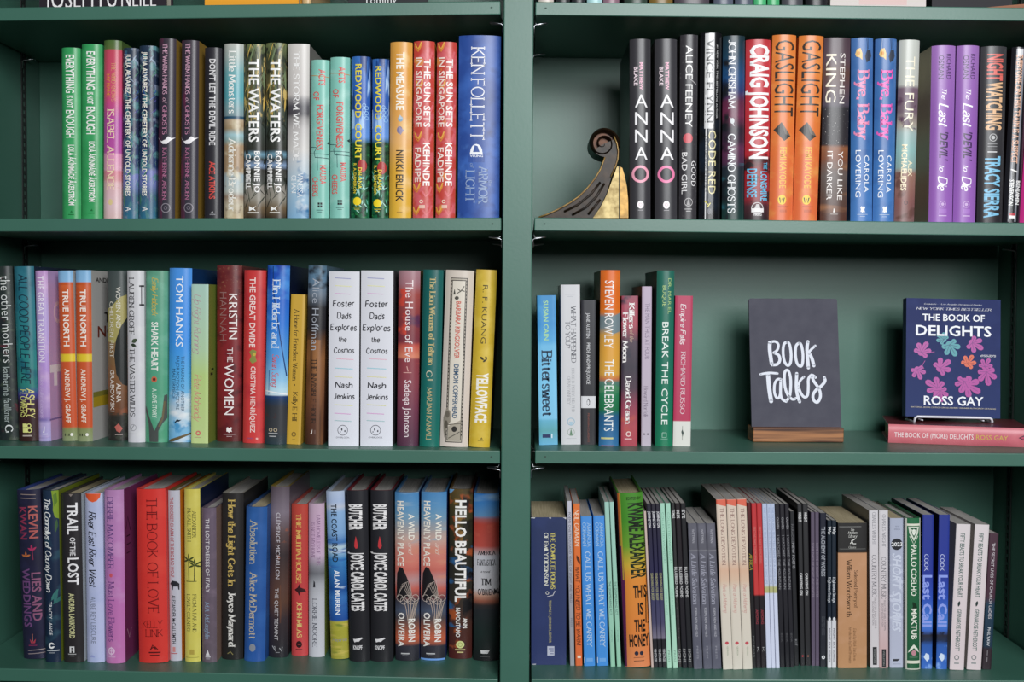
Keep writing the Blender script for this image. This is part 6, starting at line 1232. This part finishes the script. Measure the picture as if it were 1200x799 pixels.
# standing book turned on its side: local z (up the spine) runs to the left, local x (front cover) points up
m = Matrix.Translation(pA + ex * Lb + Vector((0, 0, thk / 2 + s.d.z / s.d.x * Lb * ex.x + .0002))) @ Matrix.Rotation(ang, 4, 'Z') @ Matrix.Rotation(-sl_, 4, 'Y') @ Matrix.Rotation(-math.pi / 2, 4, 'Y')
gcr = 'books on the middle right shelf'
pk = empty('hardcover_book', 'salmon pink hardback lying flat under the blue face-out book', 'book', m, gcr)
wpxl = 22.0
yL = 163.5     # spine length in photo px at this depth
book_geo('h', thk, Lb, .13, ([(0, '#cc6a74'), (60, '#d0707a'), (163, '#bf5a6a')], [nz('#d67c84', .03, .5, .8)]), [
    t('THE BOOK OF (MORE) DELIGHTS', 7, 99, .46, 5.6, '#efe6e6', 's'), t('ROSS GAY', 102, 138, .46, 5.6, '#c9b14e', 's'), leaf(.5, 150, 22, 90, 7, '#4a2a3c'), leaf(.5, 152, 9, 90, 3, '#b84a64')], pk, wpxl, 0, yL, sr='#6a2c34', pages=PAGES_TAN, bulge=.003)
ptop = pA.z + thk + .0006
# face-out blue paperback
def on_pink(px, py_guess, Y):
    a, b2 = P(px, 300, Y), P(px, 600, Y)
    f = (ptop - a.z) / (b2.z - a.z)
    return Vector((a.x + (b2.x - a.x) * f, Y, ptop))
YF = pA.y + .030
eroot_z = ptop
fa = P(1061.2, 490.5, YF); fb = P(1172, 494.2, YF - .004)
fz = .0086
exf = Vector((fb.x - fa.x, fb.y - fa.y, 0)).normalized()
fw = Vector((fb.x - fa.x, fb.y - fa.y, 0)).length
upf = Vector((0, 0, 1)); eyf = upf.cross(exf)
fm = Matrix(((exf.x, eyf.x, 0, fa.x), (exf.y, eyf.y, 0, fa.y), (0, 0, 1, ptop + fz), (0, 0, 0, 1))) @ Matrix.Rotation(-math.radians(5), 4, 'X') @ Matrix.Rotation(math.radians(.9), 4, 'Y')
topz = P(1062, 349, YF + .014)
fh = (topz.z - (ptop + fz)) / math.cos(math.radians(5))
def fig(cx, cy, sz, rot, col, vein):
    """lobed fig leaf: five rounded blades from one base, with veins"""
    o = []
    for a, L in ((0, 1.0), (-48, .82), (48, .82), (-100, .6), (100, .6)):
        o.append(lobe(cx, cy, sz * L, rot + a, sz * .43 * (.7 + .3 * L), col))
    o.append(ell(cx, cy, sz * .28, sz * .28, col))
    u2 = lambda a, L: (cx + L * math.cos(math.radians(a)) / 110.0, cy + L * math.sin(math.radians(a)))
    for a, L in ((0, .8), (-48, .62), (48, .62), (-100, .45), (100, .45)):
        o.append(line([(cx, cy), u2(rot + a, sz * L)], .6, vein))
    return o
PK, PV_ = '#b0489a', '#7f3480'
its = []
for a_ in (fig(.16, 415, 15, -60, PK, PV_), fig(.46, 405, 16, 60, '#4f9aa4', '#2c5a74'), fig(.40, 399, 11, -140, '#4f9aa4', '#2c5a74'), fig(.70, 402, 15, 30, PK, PV_), fig(.65, 428, 13, -60, '#d9674a', '#9a3c34'), fig(.36, 434, 16, -40, PK, PV_), fig(.12, 436, 13, 70, PK, PV_), fig(.34, 458, 17, -150, PK, PV_), fig(.36, 461, 14, 80, PK, PV_), fig(.64, 453, 19, 30, PK, PV_), fig(.62, 449, 15, 110, PK, PV_), fig(.85, 437, 17, 80, PK, PV_), fig(.83, 431, 12, -60, PK, PV_)):
    its += a_
its += [line([(.2, 425), (.17, 431), (.19, 435)], .6, PK), line([(.24, 415), (.30, 414)], .6, PK), n('"Exquisite." - Los Angeles Review of Books', 355.8, .18, .80, 1.4, '#c9cbd8', 'ri'), n('NEW YORK TIMES BESTSELLER', 361.5, .10, .90, 2.6, '#cfd0dc', 'ri'), n('THE BOOK OF', 372, .17, .83, 8, '#eceef4', 'b'), n('DELIGHTS', 388, .10, .90, 12.2, '#eceef4', 'b'), n('essays', 417, .79, .95, 3.4, '#dcdce4', 'ri'), n('ROSS GAY', 473, .19, .82, 10.6, '#eceef4', 'b'), n('NATIONAL BOOK CRITICS CIRCLE AWARD WINNER AUTHOR OF CATALOG', 481.5, .05, .95, 1.5, '#d3c9b0', 's')]
face_book(fm, fw, fh, .017, ([(349, '#1d2a5e'), (420, '#232f60'), (493, '#293868')], [nz('#2a386c', .03, .5, .8)]), its, 110, 349, 493, 'navy paperback standing face out with pink fig leaves on a wire easel', gcr, kind='p')
# wire easel
er = empty('book_easel', 'white wire easel holding the navy face-out book on top of the lying pink book', 'easel', Matrix(((exf.x, eyf.x, 0, fa.x), (exf.y, eyf.y, 0, fa.y), (0, 0, 1, ptop), (0, 0, 0, 1))))
WIRE = plain('#dcdce4', .35, .1, .5, 'white_coated_wire')
rw = .0011
x0, x1 = .0105, fw - .0150
lip = [(x0, .03, rw), (x0, .004, rw), (x0, -.007, rw), (x0, -.0088, .0030), (x0 + .001, -.009, .0075), (x0 + .004, -.009, .0092), (x1 - .004, -.009, .0080), (x1 - .001, -.009, .0062), (x1, -.0088, .0028), (x1, -.007, rw), (x1, .004, rw), (x1, .03, rw)]
V, F = tube_vf(lip, .0019, 8)
mesh_obj('front_lip', V, F, WIRE, parent=er, smooth=[True] * len(F))
for xx in (x0 + .012, x1 - .012):
    V, F = tube_vf([(xx, -.008, .0038), (xx, .0175, .0036), (xx, .0192, .0050)], .0011, 6)
    mesh_obj('support_rod', V, F, WIRE, parent=er, smooth=[True] * len(F))
bk = [(x0, .03, rw), (x0 + .002, .0235, .012), (x0 + .004, .0225, .03), (x0 + .02, .0275, .085), (fw / 2, .029, .10), (x1 - .02, .0275, .085), (x1 - .004, .0225, .03), (x1 - .002, .0235, .012), (x1, .03, rw)]
V, F = tube_vf([tuple(p) for p in bk], .0011, 6)
mesh_obj('back_frame', V, F, WIRE, parent=er, smooth=[True] * len(F))

# ------------------------------------------------------------------ scroll bookend on the upper right shelf
YB = .012
bs = SH['BR']
org = on_shelf('BR', 632, YB)
def w2(px, py):
    q = P(px, py, YB)
    return (q.x - org.x, q.z - org.z)
be_ = empty('scroll_bookend', 'antique bronze scroll-shaped bookend with gilded side panels, left of the charcoal books', 'bookend', Matrix.Translation(org + Vector((0, 0, .0002))))
z_ = lambda x, y: (630 + x / 6.391, 140 + y / 6.392)
def gold(name, c0, c1, rough=.38, bump=.25):
    g = NT(name)
    tc = g.n('ShaderNodeTexCoord'); no = g.n('ShaderNodeTexNoise'); no.inputs['Scale'].default_value = 90; no.inputs['Detail'].default_value = 5
    g.l(tc.outputs['Object'], no.inputs['Vector'])
    g.l(g.ramp(no.outputs[0], [(.35, lin(c0)), (.65, lin(c1))]), g.b.inputs['Base Color'])
    g.b.inputs['Metallic'].default_value = .3; g.b.inputs['Roughness'].default_value = rough
    bp_ = g.n('ShaderNodeBump'); bp_.inputs['Strength'].default_value = bump; bp_.inputs['Distance'].default_value = .001
    g.l(no.outputs[0], bp_.inputs['Height']); g.l(bp_.outputs[0], g.b.inputs['Normal'])
    return g.m
BRONZE = gold('dark_bronze', '#140d06', '#2b1c0c', .45)
GILT = gold('worn_gilt', '#8a7440', '#c9b47c', .5)
EDGE = gold('rubbed_gilt_edge', '#7a5a30', '#a88a50', .35)
DP = .062
def plate(name, pix, d0, d1, mat, bev=.001):
    pp = [w2(*p) for p in pix]
    m_ = len(pp)
    V = [(x, d0, max(0, z)) for x, z in pp] + [(x, d1, max(0, z)) for x, z in pp]
    F = [tuple(range(m_)), tuple(range(m_, 2 * m_))[::-1]] + [(i, m_ + i, m_ + (i + 1) % m_, (i + 1) % m_) for i in range(m_)]
    o = mesh_obj(name, V, F, mat, parent=be_)
    bmm = bmesh.new(); bmm.from_mesh(o.data)
    bmesh.ops.recalc_face_normals(bmm, faces=bmm.faces[:])
    bmm.to_mesh(o.data); bmm.free()
    return o
outl = [z_(*p) for p in ((5, 735), (60, 715), (140, 682), (230, 632), (300, 585), (365, 520), (420, 452), (462, 385), (490, 320), (500, 280), (470, 272), (440, 255), (425, 225), (500, 180), (570, 150), (592, 185), (602, 240), (598, 300), (580, 360), (550, 440), (515, 560), (470, 650), (415, 738))]
body = plate('scroll_body', outl, 0.002, DP - .002, BRONZE)
# rolled volute: tapering spiral band
cx, cy = z_(492, 178)
sp = []
for i in range(61):
    a = math.radians(10 - 360 * 1.95 * i / 60)
    r_ = 16.2 * (1 - i / 60.0) ** .85 + 1.6
    sp.append((cx + r_ * math.cos(a) * .98, cy + r_ * math.sin(a) * -1 * -1))
V, F = [], []
for i, (px, py) in enumerate(sp):
    x, z = w2(px, py)
    tw = .0034 * (1 - i / 75.0)
    dx, dz = (w2(*sp[min(i + 1, 60)])[0] - w2(*sp[max(i - 1, 0)])[0], w2(*sp[min(i + 1, 60)])[1] - w2(*sp[max(i - 1, 0)])[1])
    L = math.hypot(dx, dz) or 1
    nx, nz_ = -dz / L, dx / L
    V += [(x + nx * tw, .0045, z + nz_ * tw), (x, -.0005, z), (x - nx * tw, .0045, z - nz_ * tw), (x - nx * tw, DP - .004, z - nz_ * tw), (x + nx * tw, DP - .004, z + nz_ * tw)]
for i in range(60):
    for k_ in range(5):
        F.append((5 * i + k_, 5 * i + (k_ + 1) % 5, 5 * i + 5 + (k_ + 1) % 5, 5 * i + 5 + k_))
F.append(tuple(range(5))); F.append(tuple(300 + k_ for k_ in range(5)))
mesh_obj('volute', V, F, BRONZE, parent=be_)
cxw = w2(cx, cy)
V, F = [], []
for i in range(24):
    a = 2 * math.pi * i / 24
    for yy in (.009, DP - .006):
        V.append((cxw[0] + .0165 * math.cos(a), yy, cxw[1] + .0165 * math.sin(a)))
F = [(2 * i, 2 * i + 1, (2 * i + 3) % 48, (2 * i + 2) % 48) for i in range(24)] + [tuple(2 * i for i in range(24)), tuple(2 * i + 1 for i in range(24))[::-1]]
mesh_obj('volute_core', V, F, gold('brown_patina', '#3a2010', '#5c3418', .5), parent=be_)
# raised rims along the sweep and the back of the neck
for pts_, rr_ in (([(8, 733), (70, 712), (150, 676), (240, 626), (310, 577), (375, 512), (430, 442), (470, 375), (494, 312), (504, 285)], .0011),
                  ([(572, 128), (594, 180), (604, 240), (600, 300), (582, 355), (548, 430)], .0010)):
    q = [w2(*z_(*p)) for p in pts_]
    V, F = tube_vf([(x, -.0004, max(z, .001)) for x, z in q], rr_, 8)
    mesh_obj('raised_rim', V, F, EDGE, parent=be_, smooth=[True] * len(F))
# acanthus flutes on the body
for pts_ in ([(200, 690), (300, 640), (400, 560), (470, 470)], [(260, 715), (360, 660), (440, 580), (500, 480)], [(380, 710), (430, 650), (470, 600)]):
    q = [w2(*z_(*p)) for p in pts_]
    V, F = tube_vf([(x, .0012, z) for x, z in q], .0016, 8)
    mesh_obj('flute', V, F, BRONZE, parent=be_, smooth=[True] * len(F))
plate('gilded_panel', [z_(*p) for p in ((415, 738), (470, 660), (520, 560), (560, 450), (596, 352), (608, 352), (608, 738))], .0005, DP - .004, GILT)
plate('gilded_panel', [z_(*p) for p in ((619, 738), (619, 355), (634, 362), (652, 420), (668, 500), (678, 600), (680, 738))], .0005, DP - .004, gold('warm_gilt', '#8f6c2c', '#c79a4c', .42, .1))
plate('inner_web', [z_(*p) for p in ((606, 738), (606, 345), (621, 350), (621, 738))], .006, DP - .006, BRONZE)
